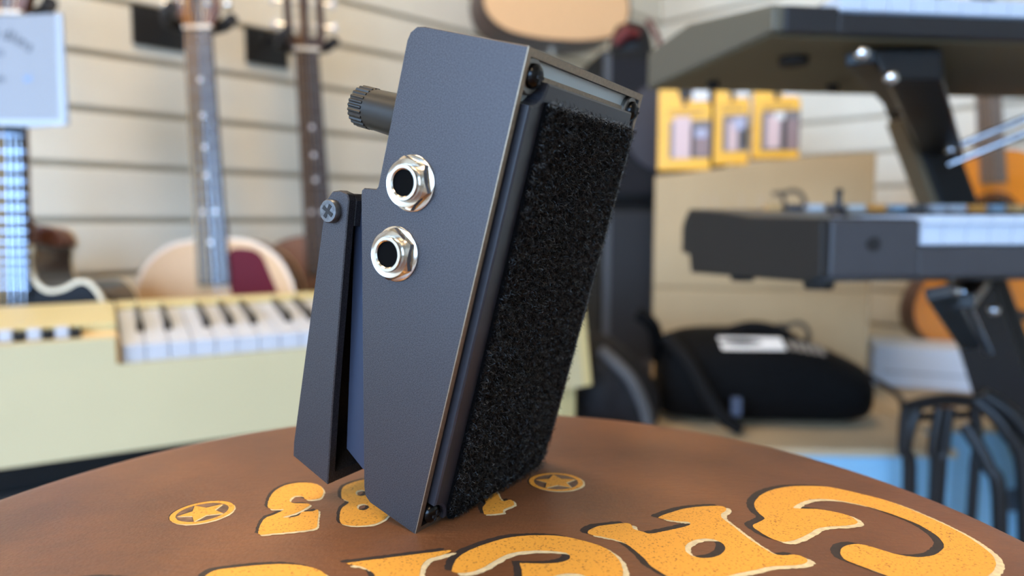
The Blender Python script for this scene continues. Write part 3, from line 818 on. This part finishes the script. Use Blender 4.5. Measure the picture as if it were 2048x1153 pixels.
# black cutaway guitar
n1_, j1_ = at(13, 32, 1.04), at(22, 485, 1.02)
gC = guitar('cutaway_guitar', 'glossy black cutaway acoustic guitar with pale binding behind the organ', j1_, n1_, V((0.06, -1.0, 0)), .5546, blk_lac, mat('dark_side', (44, 37, 34), .18, coat=.4), mahog, mat('ebony', (34, 32, 34), .5, spec=.2), cut=True, bs=.92, depth=.105, dots=(), bind=bindm, fw_=.0016, fret_m=frt_b)
hl = spline([(-.022, -.004), (.005, -.004), (.034, -.004), (.037, .006), (.026, .022), (.004, .028), (-.022, .028)], 4)
MB().prism(hl, -.102, -.060).build('neck_heel', mahog, gC, smooth=True, ang=50)
MB().ring(inset(hl, -.002), inset(hl, .003), -.104, -.098).build('heel_cap', bindm, gC)
hanger(n1_, None, None, HC + .003 + SLAT * 4 - .004, 'black wall hook holding the black cutaway guitar')
# price card tied to the cutaway guitar
cd = root('price_card', 'white printed card in a clear sleeve hung on the neck strings', 'sign', frame(at(0, 140, .975), V((1, 0.02, 0)), V((-0.02, 1, -0.06)), V((0, 0.06, 1))))
cm_ = mat('card_white', (134, 140, 150), .45, spec=.3)
q = .975 / FPX
MB().prism([(-70*q,-105*q),(60*q,-112*q),(132*q,-106*q),(128*q,20*q),(124*q,110*q),(-70*q,100*q)], -.0012, 0, lambda x, z, y: (x, y, z)).build('card', cm_, cd)
MB().prism([(116*q,-108*q),(126*q,-106*q),(123*q,108*q),(113*q,106*q)], -.0028, -.0012, lambda x, z, y: (x, y, z)).build('sleeve_edge', mat('sleeve', (150, 158, 170), .3, coat=.2), cd)
MB().prism([(-66*q,-108*q),(126*q,-108*q),(124*q,-98*q),(-66*q,-97*q)], -.0032, -.0012, lambda x, z, y: (x, y, z)).build('sleeve_edge', mat('sleeve'  , (205, 214, 226)), cd)
inkm = mat('card_ink', (42, 48, 64), .6)
def text(s, size, m, parent, loc, rot=0.0, ext=.0002):
    cu = bpy.data.curves.new('lettering', 'FONT'); cu.body = s; cu.size = size; cu.extrude = ext; cu.align_x = 'CENTER'
    ob = bpy.data.objects.new('lettering', cu); C.objects.link(ob)
    bpy.context.view_layer.update()
    dg = bpy.context.evaluated_depsgraph_get()
    me = bpy.data.meshes.new_from_object(ob.evaluated_get(dg))
    bpy.data.objects.remove(ob)
    me.transform(Matrix.Translation(loc) @ Matrix.Rotation(rot, 4, 'Y') @ Matrix.Rotation(pi / 2, 4, 'X'))
    me.materials.clear(); me.materials.append(m)
    o = bpy.data.objects.new('lettering', me); C.objects.link(o); o.parent = parent
    return o
for ch, xx, zz_, r_ in (('i', -4, 62, .1), ('d', 14, 58, .2), ('l', 25, 54, .28), ('i', 33, 50, .34), ('n', 43, 45, .42), ('s', 56, 36, .5)):
    text(ch, 30 * q, inkm, cd, (xx * q, -.0016, zz_ * q), r_)
text('cs', 18 * q, inkm, cd, (2 * q, -.0016, 28 * q), 0.1)
text('m', 22 * q, inkm, cd, (2 * q, -.0016, -24 * q)); text('ui', 22 * q, mat('ink_blue', (88, 140, 210), .4), cd, (54 * q, -.0016, -22 * q))
# round-bottomed guitar hanging high
jt = at(1108, -330, 1.80); nt_ = jt + V((-.01, .02, .36))
gD = guitar('acoustic_guitar', 'pale topped acoustic guitar hung high above the pedal, only its rounded bottom showing', jt, nt_, V((.30, -.95, 0)), .5546, spruce, mat('dark_red_side', (58, 30, 26), .3), mahog, dark_board, bs=.98, depth=.10, bind=mat('dark_bind', (52, 38, 34), .4))
MB().lathe([(0.0,0.0),(.007,.0),(.007,.004),(.004,.006),(.006,.014),(0.0,.015)], 16, lambda x, y, z: (x, -.4925 - z, -.05 + y)).build('end_pin', bone, gD, smooth=True)
# orange classical guitar on the right wall
j5, n5 = at(1982, 300, 1.62), at(1964, -30, 1.66)
gE = guitar('classical_guitar', 'orange topped classical guitar with red-brown sides hanging behind the keyboards', j5, n5, V((-.16, -.98, 0)), .5, mat('amber_top', (214, 130, 32), .3, var=.06, scale=20, coat=.4), mat('red_side', (86, 36, 24), .3), mat('cedar_neck', (120, 86, 66), .4), mat('brown_board', (112, 96, 84), .4), head='slot', bs=.90, depth=.09)

# ------------------------------------------------------------------ speaker stack in the corner
def cab(name, label, org_, w, d, h, yawv, grille):
    X = V((cos(yawv), sin(yawv), 0)); Y = V((-sin(yawv), cos(yawv), 0))
    c = root(name, label, 'speaker', frame(org_, X, Y, V((0, 0, 1))))
    MB().box(0, w, 0, d, 0, h).build('body', cabm, c, bevel=.012)
    MB().box(.02, w - .02, -.006, .004, .02, h - .02).build('grille', grille, c, bevel=.004)
    MB().box(0.006, .02, -.008, .0, .01, h - .01).build('edge_trim', mat('trim_grey', (72, 74, 78), .5), c)
    MB().lathe([(0.0,0),(.10,0),(.10,.004),(.09,.006),(0.0,.006)], 32, lambda x, y, z: (w/2 + x, -.006 - z, h*.5 + y)).build('cone_ring', mat('cone_grey', (52, 50, 56), .7), c, smooth=True)
    return c
gr1 = mat('grille_grey', (28, 28, 32), .8, spec=.2, var=.3, scale=300)
p = at(1203, 395, 1.62)
ztop = at(1203, 100, 1.62).z
lowz = p.z
cab('speaker_cabinet', 'tall black speaker cabinet below the grey-grilled cabinet, beside cardboard boxes', V((p.x, p.y, 0)), .27, .30, lowz - .012, .12, mat('grille_blk', (24, 25, 29), .7))
cab('speaker_cabinet', 'grey-grilled speaker cabinet stacked on top of the tall black one', V((p.x - .005, p.y - .01, lowz - .011)), .30, .30, ztop - lowz + .011, .12, gr1)
# red and black pouch on top
pc = at(1262, 96, 1.70)
rp = root('accessory_pouch', 'small red and black padded pouch lying on the grey-grilled speaker', 'pouch', Matrix.Translation((pc.x + .01, pc.y + .06, ztop + .001)))
def blob(rx, ry, h, cx=0, cy=0, n=20, m=8, lean=0.0):
    rings = []
    for i in range(m + 1):
        f = i / m
        s = (1 - (2 * f - 1) ** 4) ** .5 * (1 - .35 * f) if 0 < f < 1 else .05
        s = max(s, .45 if i == 0 else .05)
        rings.append([(cx + lean * f + rx * s * cos(a), cy + ry * s * sin(a), h * f) for a in [2 * pi * k / n for k in range(n)]])
    return MB().loft(rings)
blob(.06, .05, .10).build('pouch_body', mat('pouch_black', (20, 18, 18), .7), rp, smooth=True)
MB().tube([(-.045, -.046, .035), (-.02, -.054, .06), (.01, -.052, .055)], [.012, .018, .010], 10).build('red_flap', mat('pouch_red', (92, 18, 16), .6), rp, smooth=True)
MB().tube([(.03, -.044, .09), (.055, -.045, .05), (.066, -.04, .02)], .006, 8).build('red_strap', mat('pouch_red', (150, 28, 24)), rp, smooth=True)

# ------------------------------------------------------------------ cardboard boxes
card = mat('cardboard', (172, 148, 112), .8, var=.05, scale=10)
card_d = mat('cardboard_edge', (176, 148, 112), .85)
BX = (at(1735, 580, 1.35) - at(1300, 577, 1.44)); BX.z = 0; BW = BX.length; BX.normalize()
BY = V((-BX.y, BX.x, 0))
b0 = at(1302, 800, 1.44)
zb0 = at(1735, 800, 1.35).z; zb1 = at(1735, 584, 1.35).z
zt_l = at(1297, 352, 1.44).z; zt_r = at(1700, 306, 1.36).z
def cbox(label, z0, zl, zr, tape):
    r_ = root('cardboard_box', label, 'box', frame(V((b0.x, b0.y, z0)), BX, BY, V((0, 0, 1))), 'tan shipping boxes')
    D = .15
    hl, hr = zl - z0, zr - z0
    n = 12
    front = [(0, 0), (BW, 0)] + [(BW * (1 - i / n), hl + (hr - hl) * (sin((1 - i / n) * pi / 2) ** 1.3 if hr > hl else 0)) for i in range(n + 1)]
    MB().prism(front, 0, D, lambda x, z, y: (x, y, z)).build('carton', card, r_, bevel=.004)
    MB().box(0.0, BW, D * .5 - .03, D * .5 + .03, -.0, .0005).build('tape', card_d, r_)
    return r_
bxl = cbox('tan cardboard box at the bottom of the stack behind the black gig bag', zb0, zb1, zb1, 0)
bxu = cbox('tan cardboard box on top of another, carrying the yellow packs', zb1 + .001, zt_l, zt_r, 0)
prn = mat('box_print', (70, 64, 56), .8)
prl = mat('box_print_pale', (172, 150, 122), .8)
def bx_logo(bx, z0, cx, cy):        # flourish mark printed on the carton
    def P(x, y):
        v = ray(x, y); pl = V((b0.x, b0.y, 0)); s = (pl.dot(BY) - 0) / v.dot(BY)
        q_ = v * s + V((0, 0, HC)); 
        return ((q_ - V((b0.x, b0.y, z0))).dot(BX), q_.z - z0)
    def stroke(pts, wd, m):
        pp = [P(*p_) for p_ in spline(pts, 6, False)]
        b_ = MB()
        L_ = []; R_ = []
        for i, a in enumerate(pp):
            c1, c0 = V(pp[min(i + 1, len(pp) - 1)]), V(pp[max(i - 1, 0)])
            t = (c1 - c0).normalized(); nn_ = V((-t.y, t.x)) * wd
            L_.append((a[0] + nn_.x, -.0006, a[1] + nn_.y)); R_.append((a[0] - nn_.x, -.0006, a[1] - nn_.y))
        k = len(L_)
        b_.add(L_ + R_, [(i, i + 1, k + i + 1, k + i) for i in range(k - 1)])
        me = bpy.data.meshes.new('printed_mark'); me.from_pydata(b_.v, [], b_.f); me.materials.append(m)
        o = bpy.data.objects.new('printed_mark', me); C.objects.link(o); o.parent = bx
    stroke([(cx - 34, cy - 20), (cx - 10, cy - 22), (cx + 10, cy - 26), (cx + 25, cy - 18), (cx + 32, cy), (cx + 28, cy + 14)], .0042, prn)
    stroke([(cx - 14, cy - 20), (cx - 10, cy), (cx - 12, cy + 16)], .0036, prn)
    if z0 < .7: stroke([(cx - 6, cy + 4), (cx + 4, cy + 20), (cx + 22, cy + 16), (cx + 30, cy - 4)], .003, prn)
    for dx in (-170, -150, -96, -60, -52): stroke([(cx + dx, cy - 18), (cx + dx + 2, cy + 10)], .0022, prl)
bx_logo(bxu, zb1 + .001, 1578, 408)
bx_logo(bxl, zb0, 1586, 672)
# yellow packs on the upper box
yel = mat('pack_yellow', (230, 172, 28), .4, var=.04, scale=20)
pgrey = mat('pack_grey', (112, 104, 104), .5); ppink = mat('pack_pink', (206, 178, 176), .5); pwhite = mat('pack_white', (214, 212, 208), .5); pblk = mat('pack_black', (36, 32, 26), .6); pmauve = mat('pack_mauve', (140, 116, 114), .5); plil = mat('pack_lilac', (168, 168, 190), .5)
def topz(xl): 
    f = min(max(xl / BW, 0), 1)
    return zt_l + (zt_r - zt_l) * sin(f * pi / 2) ** 1.3
def pack(label, x0px, x1px, ytop, pic):
    Yd = 1.43 - (x0px - 1300) / 435 * .07
    a = at(x0px, 330, Yd); c = at(x1px, 330, Yd - .02)
    xl0 = (a - b0).dot(BX); xl1 = (c - b0).dot(BX); w = xl1 - xl0 - .004
    zb = topz(xl1) + .0005 if True else 0
    h = at(x0px, ytop, Yd).z - zb
    r_ = root('accessory_pack', label, 'package', frame(V((b0.x, b0.y, zb)) + BX * (xl0 + .002) + BY * .022, BX, BY, V((0, 0, 1))), 'yellow packs on the cardboard box')
    hb = h * .76
    MB().box(0, w, 0, .028, 0, hb).build('pack_box', yel, r_, bevel=.002)
    MB().prism([(0, hb - .001), (w * .95, hb - .001), (w * .95, hb + h * .05), (w * .62, hb + h * .05), (w * .62, h * .86), (w * .40, h * .86), (w * .36, h), (w * .04, h), (0, h * .95)], .010, .014, lambda x, z, y: (x, y, z)).build('hang_tab', yel, r_)
    MB().box(w * .64, w * .95, .0085, .0105, hb + h * .06, h * .97).build('header_card', pwhite, r_)
    MB().box(w * .44, w * .56, .0078, .010, hb, h * .96).build('hook_slot', pblk, r_)
    for px0, px1, pz0, pz1, m_, dz in pic:
        MB().box(px0 * w, px1 * w, -dz, .001, pz0 * h, pz1 * h).build('printed_picture', m_, r_, bevel=.0004)
    for k in range(2):
        MB().box(.18 * w, .86 * w, -.0006, .001, h * (.65 + .045 * k), h * (.665 + .045 * k)).build('printed_line', mat('pack_ochre', (150, 104, 20), .5), r_)
    return r_
pack('yellow pack beside the speaker, with one pink and one dark bottle picture', 1312, 1424, 166, [(.22,.99,.14,.58,pgrey,.0008),(.30,.62,.14,.63,ppink,.0014),(.70,.95,.17,.46,pmauve,.0014),(.70,.93,.38,.48,plil,.0018),(.62,.69,.15,.5,pblk,.0016)])
pack('narrow yellow pack in the middle, with one lilac bottle picture', 1426, 1502, 160, [(.24,.98,.16,.60,pgrey,.0008),(.40,.66,.17,.52,ppink,.0014),(.55,.88,.42,.57,plil,.0016),(.80,.98,.2,.45,pblk,.0012)])
pack('yellow pack next to the bare wall, with two pink bottle pictures', 1504, 1604, 160, [(.18,.99,.10,.62,pgrey,.0008),(.30,.58,.14,.56,ppink,.0014),(.46,.66,.50,.60,pwhite,.0018),(.72,.96,.12,.50,pmauve,.0014),(.63,.71,.12,.52,pblk,.0016)])

# ------------------------------------------------------------------ low tables with the bag
zt_ = zb0 - .001
def table(label, x0, y0, w, d, yawv, top_z, topm, sidem, name='storage_crate'):
    X = V((cos(yawv), sin(yawv), 0)); Y = V((-sin(yawv), cos(yawv), 0))
    r_ = root(name, label, 'crate', frame(V((x0, y0, 0)), X, Y, V((0, 0, 1))))
    MB().box(0, w, 0, d, 0, top_z - .012).build('body', sidem, r_, bevel=.006)
    MB().box(-.004, w + .004, -.004, d + .004, top_z - .012, top_z).build('lid', topm, r_, bevel=.003)
    MB().box(w * .4, w * .6, -.004, .001, top_z - .15, top_z - .11).build('handle_recess', mat('recess_dark', (60, 70, 82), .7), r_)
    return r_
pale_blue = mat('pale_blue', (128, 176, 206), .55, var=.04, scale=8)
lidm = mat('tan_lid', (176, 156, 126), .7, var=.06, scale=8)
fl_ = at(1640, 918, 1.09)
table('pale blue storage crate with a tan lid under the black gig bag', .12, 1.07, .55, .53, -.04, zt_, lidm, pale_blue)
table('pale blue storage crate with a tan lid beside the keyboard stand', .70, 1.20, .40, .55, -.04, zt_ - .006, lidm, pale_blue)
# white box against the right wall
wbx = root('white_carton', 'white carton standing on the crate below the orange guitar', 'box', frame(at(1742, 800, 1.50), V((.93, -.36, 0)), V((.36, .93, 0)), V((0, 0, 1))))
wbx.location.z = zt_ - .0055
MB().box(0, .20, 0, .12, 0, .088).build('carton', mat('white_carton', (206, 216, 230), .5), wbx, bevel=.004)
MB().box(.02, .18, -.0006, .001, .03, .034).build('printed_line', mat('line_grey', (150, 160, 176), .6), wbx)

# black gig bag
def bagc(label, cx, cy, cz, L, H, D, yawv, prof):
    X = V((cos(yawv), sin(yawv), 0)); Y = V((-sin(yawv), cos(yawv), 0))
    r_ = root('gig_bag', label, 'bag', frame(V((cx, cy, cz)), X, Y, V((0, 0, 1))))
    rings = []
    pts = spline(prof, 5, False)
    for x, zc, hh, dd in pts:
        ring = []
        for k in range(28):
            a = 2 * pi * k / 28
            ca, sa = cos(a), sin(a)
            y = D * dd * (abs(ca) ** .75) * (1 if ca > 0 else -1)
            z = zc * H + hh * H * (abs(sa) ** .8) * (1 if sa > 0 else -1)
            ring.append((x * L, y, max(z, 0)))
        rings.append(ring)
    return r_, MB().loft(rings)
nyl = mat('black_nylon', (7, 7, 8), .8, var=.25, scale=60, bump=.3, bscale=900, spec=.12)
bc = at(1530, 850, 1.235)
BL = 400 * 1.235 / FPX
bag, bm_ = bagc('black padded gig bag with white logo strip lying before the cardboard boxes', bc.x - .006, 1.235, zt_ + .001, BL, .155, .09, -.06,
    [(-.53,.40,.30,.55),(-.50,.47,.42,.8),(-.40,.50,.49,.95),(-.22,.51,.51,1),(0,.50,.50,1),(.2,.44,.44,1),(.36,.37,.36,.95),(.46,.33,.28,.75),(.50,.31,.16,.4)])
bm_.build('bag_body', nyl, bag, smooth=True, ang=80)
lm = mat('logo_white', (216, 214, 210), .5)
def bagsurf(x, f):           # point on front upper surface
    y = -.09 * (abs(cos(f)) ** .75); z = .155 * (.50 + .50 * abs(sin(f)) ** .8)
    return (x * BL, y, z)
xs = [-.27 + .30 * i / 12 for i in range(13)]
b_ = MB()
up = [bagsurf(x + .02 * sin(i * 2.1) * 0, radians(62)) for i, x in enumerate(xs)]; dn = [bagsurf(x + .01, radians(38)) for x in xs]
vs = [(x, y - .003, z + .002) for x, y, z in up] + [(x, y - .003, z + .002) for x, y, z in dn]
b_.add(vs, [(i, i + 1, 13 + i + 1, 13 + i) for i in range(12)])
b_.build('logo_strip', lm, bag)
for i in range(5):
    x0_ = .055 + i * .035
    v4 = [bagsurf(x0_, radians(56)), bagsurf(x0_ + .026, radians(56)), bagsurf(x0_ + .028, radians(38)), bagsurf(x0_ + .004, radians(38))]
    MB().add([(x, y - .003, z - .004 * i * .5 + .002) for x, y, z in v4], [(0, 1, 2, 3)]).build('logo_letter', mat('logo_grey', (120, 112, 102), .5), bag)
MB().tube(spline([(-.30*BL,-.02,.140),(-.18*BL,-.02,.156),(-.08*BL,-.02,.164),(.03*BL,-.02,.158),(.12*BL,-.02,.142),(.17*BL,-.02,.128)], 5, False), .0085, 10).build('carry_handle', mat('webbing', (17, 16, 16), .85, spec=.15), bag, smooth=True)
MB().tube(spline([(-.52*BL,-.06,.15),(-.44*BL,-.10,.12),(-.36*BL,-.118,.07),(-.28*BL,-.122,.03),(-.20*BL,-.122,.010)], 5, False), .011, 10).build('shoulder_strap', mat('webbing', (26, 25, 24)), bag, smooth=True)
MB().box(-.235*BL, -.19*BL, -.118, -.104, .030, .060).build('zip_pull', mat('zip_grey', (58, 66, 84), .4), bag, bevel=.002)
MB().tube(spline([(-.53*BL,.0,.10),(-.56*BL,-.04,.15),(-.60*BL,-.06,.175),(-.66*BL,-.06,.19)], 5, False), .012, 10).build('strap_loop', nyl, bag, smooth=True)
bag2, bm2 = bagc('dark grey slumped gig bag beside the organ leg, next to the black bag', at(1258, 800, 1.2).x - .035, 1.19, zt_ + .001, .145, .150, .09, .1,
    [(-.53,.35,.25,.5),(-.45,.46,.44,.8),(-.25,.52,.52,1),(0,.50,.49,1),(.25,.40,.40,1),(.45,.30,.28,.8),(.52,.25,.15,.4)])
bm2.build('bag_body', mat('grey_nylon', (24, 24, 27), .7, var=.3, scale=40, bump=.4, bscale=500, spec=.2), bag2, smooth=True, ang=80)
MB().tube(spline([(-.2*.165,-.07,.14),(.05*.165,-.095,.10),(.2*.165,-.098,.05),(.25*.165,-.095,.012)], 5, False), .010, 10).build('strap', mat('strap_grey', (66, 66, 68), .8), bag2, smooth=True)
# cable from the bag
cp = [at(1738, 752, 1.21), at(1750, 760, 1.22), at(1785, 782, 1.18), at(1806, 806, 1.12), at(1812, 850, 1.10)]
cbl = MB().tube(spline([tuple(p_) for p_ in cp] + [(at(1812, 850, 1.10).x, 1.10, zt_ + .006)], 5, False), .0048, 8).build('audio_cable', mat('cable_black', (20, 20, 22), .5), smooth=True)
tag(cbl, 'black cable hanging from the gig bag to the folded stand', 'cable')

# ------------------------------------------------------------------ two keyboards on a raked stand
ya = radians(7)
KX, KY = V((cos(ya), sin(ya), 0)), V((-sin(ya), cos(ya), 0))
syn_g = mat('synth_grey', (52, 53, 58), .42, var=.06, scale=30)
syn_s = mat('synth_side', (32, 31, 31), .55, spec=.25)
kwb = mat('synth_key', (176, 188, 204), .3)
o1 = at(1637, 555, .645)
sy = root('synthesizer', 'dark grey synthesizer on the lower tier of the keyboard stand', 'keyboard', frame(V((o1.x, o1.y, HC)), KX, KY, V((0, 0, 1))))
pr = [(0,-.050),(0,.001),(.004,.0035),(.15,.006),(.22,.012),(.325,.018),(.345,.002),(.35,-.008),(.35,-.042),(.322,-.044),(.314,-.068),(.02,-.056)]
def kp_(poly, a, b_, nm, m, par, bevel=.002): return MB().prism(poly, a, b_, lambda y, z, x: (x, y, z)).build(nm, m, par, bevel=bevel)
LW, KL = .098, 1.02
kp_(pr, 0, .010, 'end_cheek', syn_s, sy, .003)
kp_(pr, .010, LW, 'left_block', syn_g, sy, .003)
kp_([(0,-.050),(0,-.024),(.006,-.0225),(.16,-.0185),(.16,.004),(.22,.012),(.325,.018),(.345,.002),(.35,-.046),(.318,-.068),(.02,-.056)], LW, KL - .012, 'main_body', syn_g, sy, .002)
kp_(pr, KL - .012, KL, 'end_cheek', syn_s, sy, .003)
wk2 = MB().prism([(.0,.0065),(.155,.0065),(.155,-.016),(.012,-.021),(.004,-.021),(.0042,-.003),(.0,-.0022)], .0005, KW - .0005, lambda y, z, x: (x, y, z)).mesh('white_key', bevel=.0008); wk2.materials.append(kwb)
bk2 = MB().hexa([(-.0055,.055,.0065),(.0055,.055,.0065),(.0055,.155,.0065),(-.0055,.155,.0065),(-.0042,.060,.0105),(.0042,.060,.0105),(.0042,.155,.0105),(-.0042,.155,.0105)]).mesh('black_key'); bk2.materials.append(key_b)
def keys(par, x0, n, wm, bm__):
    for i in range(n):
        share(wm, 'white_key', par, (x0 + i * KW, 0, 0))
        dx = {0: -.1, 1: .1, 3: -.13, 4: 0, 5: .13}.get(i % 7)
        if dx is not None and i < n - 1: share(bm__, 'black_key', par, (x0 + (i + 1 + dx) * KW, 0, 0))
keys(sy, LW + .003, 38, wk2, bk2)
js = MB().lathe([(0.0,.006),(.010,.006),(.008,.012),(.0035,.016),(.0032,.030),(.0045,.034),(0.0,.036)], 20, lambda x, y, z: (.078 + x, .10 + y, z)).build('joystick', mat('black_plastic', (26,26,28)), sy, smooth=True)
MB().lathe([(0.0,0),(.0065,0),(.0065,.003),(0.0,.003)], 20, lambda x, y, z: (.052 + x, -.0015 + z*.8, -.020 + y)).build('phones_socket', dark_in, sy)
bc_ = [(196,150,96),(60,60,64),(190,190,190),(70,70,76),(186,182,176),(206,136,60),(126,146,160),(70,70,72),(170,172,178),(176,176,180),(206,136,60),(126,146,160)]
for i in range(30):
    c_ = bc_[i % len(bc_)]
    MB().box(.085 + i * .029, .105 + i * .029, .27, .285, .0145, .0235).build('panel_button', mat('btn_%d_%d_%d' % c_, c_, .4), sy, bevel=.001)
for fx in (.03, .5, .97):
    for fy, fz in ((.05, -.0575), (.22, -.0635)): MB().lathe([(0.0,fz-.008),(.013,fz-.008),(.016,fz+.002),(0.0,fz+.002)], 16, lambda x, y, z, fx=fx, fy=fy: (fx + x, fy + y, z)).build('rubber_foot', mat('rubber', (20,20,20)), sy)
o2 = at(1543, 62, .635)
su = root('stage_piano', 'black keyboard on the upper tier of the stand, seen from below', 'keyboard', frame(V((o2.x, o2.y, o2.z)), KX, KY, V((0, 0, 1))))
under = mat('piano_underside', (100, 94, 74), .7, var=.06, scale=5)
pblk_ = mat('piano_black', (26, 27, 31), .4)
side_g = mat('piano_side', (80, 78, 68), .55)
kp_([(0,0),(0,.022),(.006,.024),(.20,.060),(.345,.062),(.35,.056),(.35,.015),(.02,0)], 0, .012, 'end_cheek', side_g, su, .003)
kp_([(0,0),(0,.022),(.006,.024),(.16,.030),(.20,.060),(.345,.062),(.35,.056),(.35,.015),(.02,0)], .012, .062, 'left_block', pblk_, su, .002)
kp_([(0,0),(0,.018),(.16,.018),(.165,.050),(.345,.062),(.35,.056),(.35,.015),(.02,0)], .062, 1.25, 'main_body', pblk_, su, .002)
kp_([(.012,-.0015),(.012,.0005),(.348,.0155),(.348,.0135)], .004, 1.24, 'bottom_board', under, su, 0)
wk3 = MB().prism([(.003,.034),(.155,.034),(.155,.019),(.008,.019),(.003,.021)], .0005, KW - .0005, lambda y, z, x: (x, y, z)).mesh('white_key', bevel=.0008); wk3.materials.append(kwb)
bk3 = MB().hexa([(-.0055,.055,.034),(.0055,.055,.034),(.0055,.155,.034),(-.0055,.155,.034),(-.0042,.060,.044),(.0042,.060,.044),(.0042,.155,.044),(-.0042,.155,.044)]).mesh('black_key'); bk3.materials.append(key_b)
keys(su, .064, 50, wk3, bk3)
for fx, fy, r_ in ((.075, .10, .014), (.06, .27, .007), (.22, .27, .007)):
    MB().lathe([(0.0,-.010),(r_,-.010),(r_*1.1,.004),(0.0,.004)], 20, lambda x, y, z, fx=fx, fy=fy: (fx + x, fy + y, z + fy * .042)).build('rubber_foot', mat('rubber', (20,20,20)), su)
# stand
st = root('keyboard_stand', 'black raked two-tier keyboard stand with bright bolts', 'keyboard stand', Matrix.Identity(4))
gloss_k = mat('stand_black', (14, 16, 19), .42, spec=.35)
c0 = at(1795, 130, 1.09); c1 = at(2045, 800, 1.095)
cd_ = (c1 - c0).normalized()
c2 = c0 + cd_ * ((0.03 - c0.z) / cd_.z)
def beam(a, c, w, d, side):
    ax = (c - a).normalized(); sx = (side - ax * side.dot(ax)).normalized(); sy_ = ax.cross(sx)
    return MB().hexa([a - sx*w - sy_*d, a + sx*w - sy_*d, a + sx*w + sy_*d, a - sx*w + sy_*d, c - sx*w - sy_*d, c + sx*w - sy_*d, c + sx*w + sy_*d, c - sx*w + sy_*d])
beam(c0, c2, .030, .022, KX).build('column', gloss_k, st, bevel=.006)
beam(c0 + cd_*.09 - KX*.036 , c2 - KX * .036, .005, .018, KX).build('column_lit_edge', mat('stand_lit_face', (112, 98, 78), .45, .3), st, bevel=.001)  # tan strip paints the light falling on the black column's left face
# arms reaching forward under each keyboard
za = o2.z - .020
MB().hexa([at(1775,160,.675), at(1885,160,.675), at(1930,310,1.07), at(1842,310,1.07), at(1738,99,.675), at(1885,99,.675), at(1892,208,1.07), at(1802,208,1.07)]).build('tier_bracket', gloss_k, st, bevel=.003)
cl = c0 + cd_ * ((HC - .09 - c0.z) / cd_.z)
beam(V((.44, .70, HC - .078)), V((cl.x, cl.y, HC - .092)), .016, .008, KX).build('tier_arm', gloss_k, st, bevel=.003)
MB().hexa([at(1958,830,1.055), at(2078,830,1.055), at(2078,830,1.072), at(1958,830,1.072), at(1884,590,1.055), at(1992,575,1.055), at(1992,575,1.072), at(1884,590,1.072)]).build('column_plate', mat('plate_gloss', (20, 24, 30), .25, spec=.5), st, bevel=.002)
bolt_m = mat('bolt_steel', (210, 214, 222), .18, 1.0)
def bolt(p_, r=.008, par=st):
    MB().lathe([(r, .0), (r, .004), (r*.8, .0065), (r*.4, .008), (0.0, .0085)], 16, lambda x, y, z: (p_.x + x, p_.y - z, p_.z + y)).build('bolt', bolt_m, par, smooth=True)
for x, y, Y in ((1722,108,.655),(1780,156,.665),(1880,592,.70),(1985,620,.90),(1904,582,.70),(1900,300,1.02)):
    bolt(at(x, y, Y), .0065)
for p_, q_ in (((1718,116),(1800,210)),((1878,584),(1940,690))):
    beam(at(*p_, .675), at(*q_, .90), .012, .006, KX).build('brace_link', gloss_k, st, bevel=.002)
beam(at(1918,580,.72), at(1975,705,.90), .005, .004, KX).build('brace_link', bolt_m, st, bevel=.001)
for y0, y1 in ((330,268),(300,240)):
    MB().tube([at(1896, y0, 1.03), at(1960, y0 - 26, 1.01), at(2130, y1 - 35, .97)], .0052, 10).build('support_rod', chrome, st, smooth=True)
# foot of the stand
f0 = V((c2.x, c2.y, .02))
for s in (-1, 1):
    beam(f0 + KY * .0, f0 + KY * s * .07, .02, .018, V((0,0,1))).build('foot_bar', gloss_k, st, bevel=.004)
beam(f0, f0 + KX * .5, .02, .018, V((0,0,1))).build('foot_bar', gloss_k, st, bevel=.004)

# ------------------------------------------------------------------ folded black stand at the right
fs = root('folding_stand', 'folded black tubular metal stand with curved legs in front of blue crates', 'stand', Matrix.Identity(4))
def leg(pts, r=.007, nm='leg'):
    MB().tube(spline([tuple(p_) for p_ in pts], 6, False), r, 10).build(nm, black_metal, fs, smooth=True)
Yf = .99
leg([at(1806, 818, Yf), at(1850, 806, Yf), at(1900, 800, Yf), at(1955, 806, Yf)], .009, 'top_bar')
leg([at(1812, 838, Yf + .02), at(1880, 832, Yf + .02), at(1950, 830, Yf + .02)], .006, 'top_bar')
for x0, x1, x2 in ((1812, 1806, 1815), (1835, 1812, 1822), (1880, 1866, 1868), (1900, 1888, 1880), (1950, 1955, 1946)):
    a = at(x0, 815, Yf); b2 = at(x1, 900, Yf); c_ = at(x2, 985, Yf)
    leg([a, b2, c_, V((c_.x, c_.y, .01))], .0075)
for q_ in ((1950, 800, 2010, 860, 2050, 1000), (1965, 790, 2040, 850, 2085, 1000), (1930, 850, 1975, 930, 2000, 1040)):
    a = at(q_[0], q_[1], Yf); b2 = at(q_[2], q_[3], Yf - .02); c_ = at(q_[4], q_[5], Yf - .03)
    leg([a, b2, c_, V((c_.x + .02, c_.y, .01))], .010, 'hoop_leg')
MB().hexa([at(1940,900,Yf), at(1965,905,Yf), at(1965,905,Yf+.03), at(1940,900,Yf+.03), at(1938,830,Yf), at(1962,830,Yf), at(1962,830,Yf+.03), at(1938,830,Yf+.03)]).build('clamp', black_metal, fs, bevel=.003)
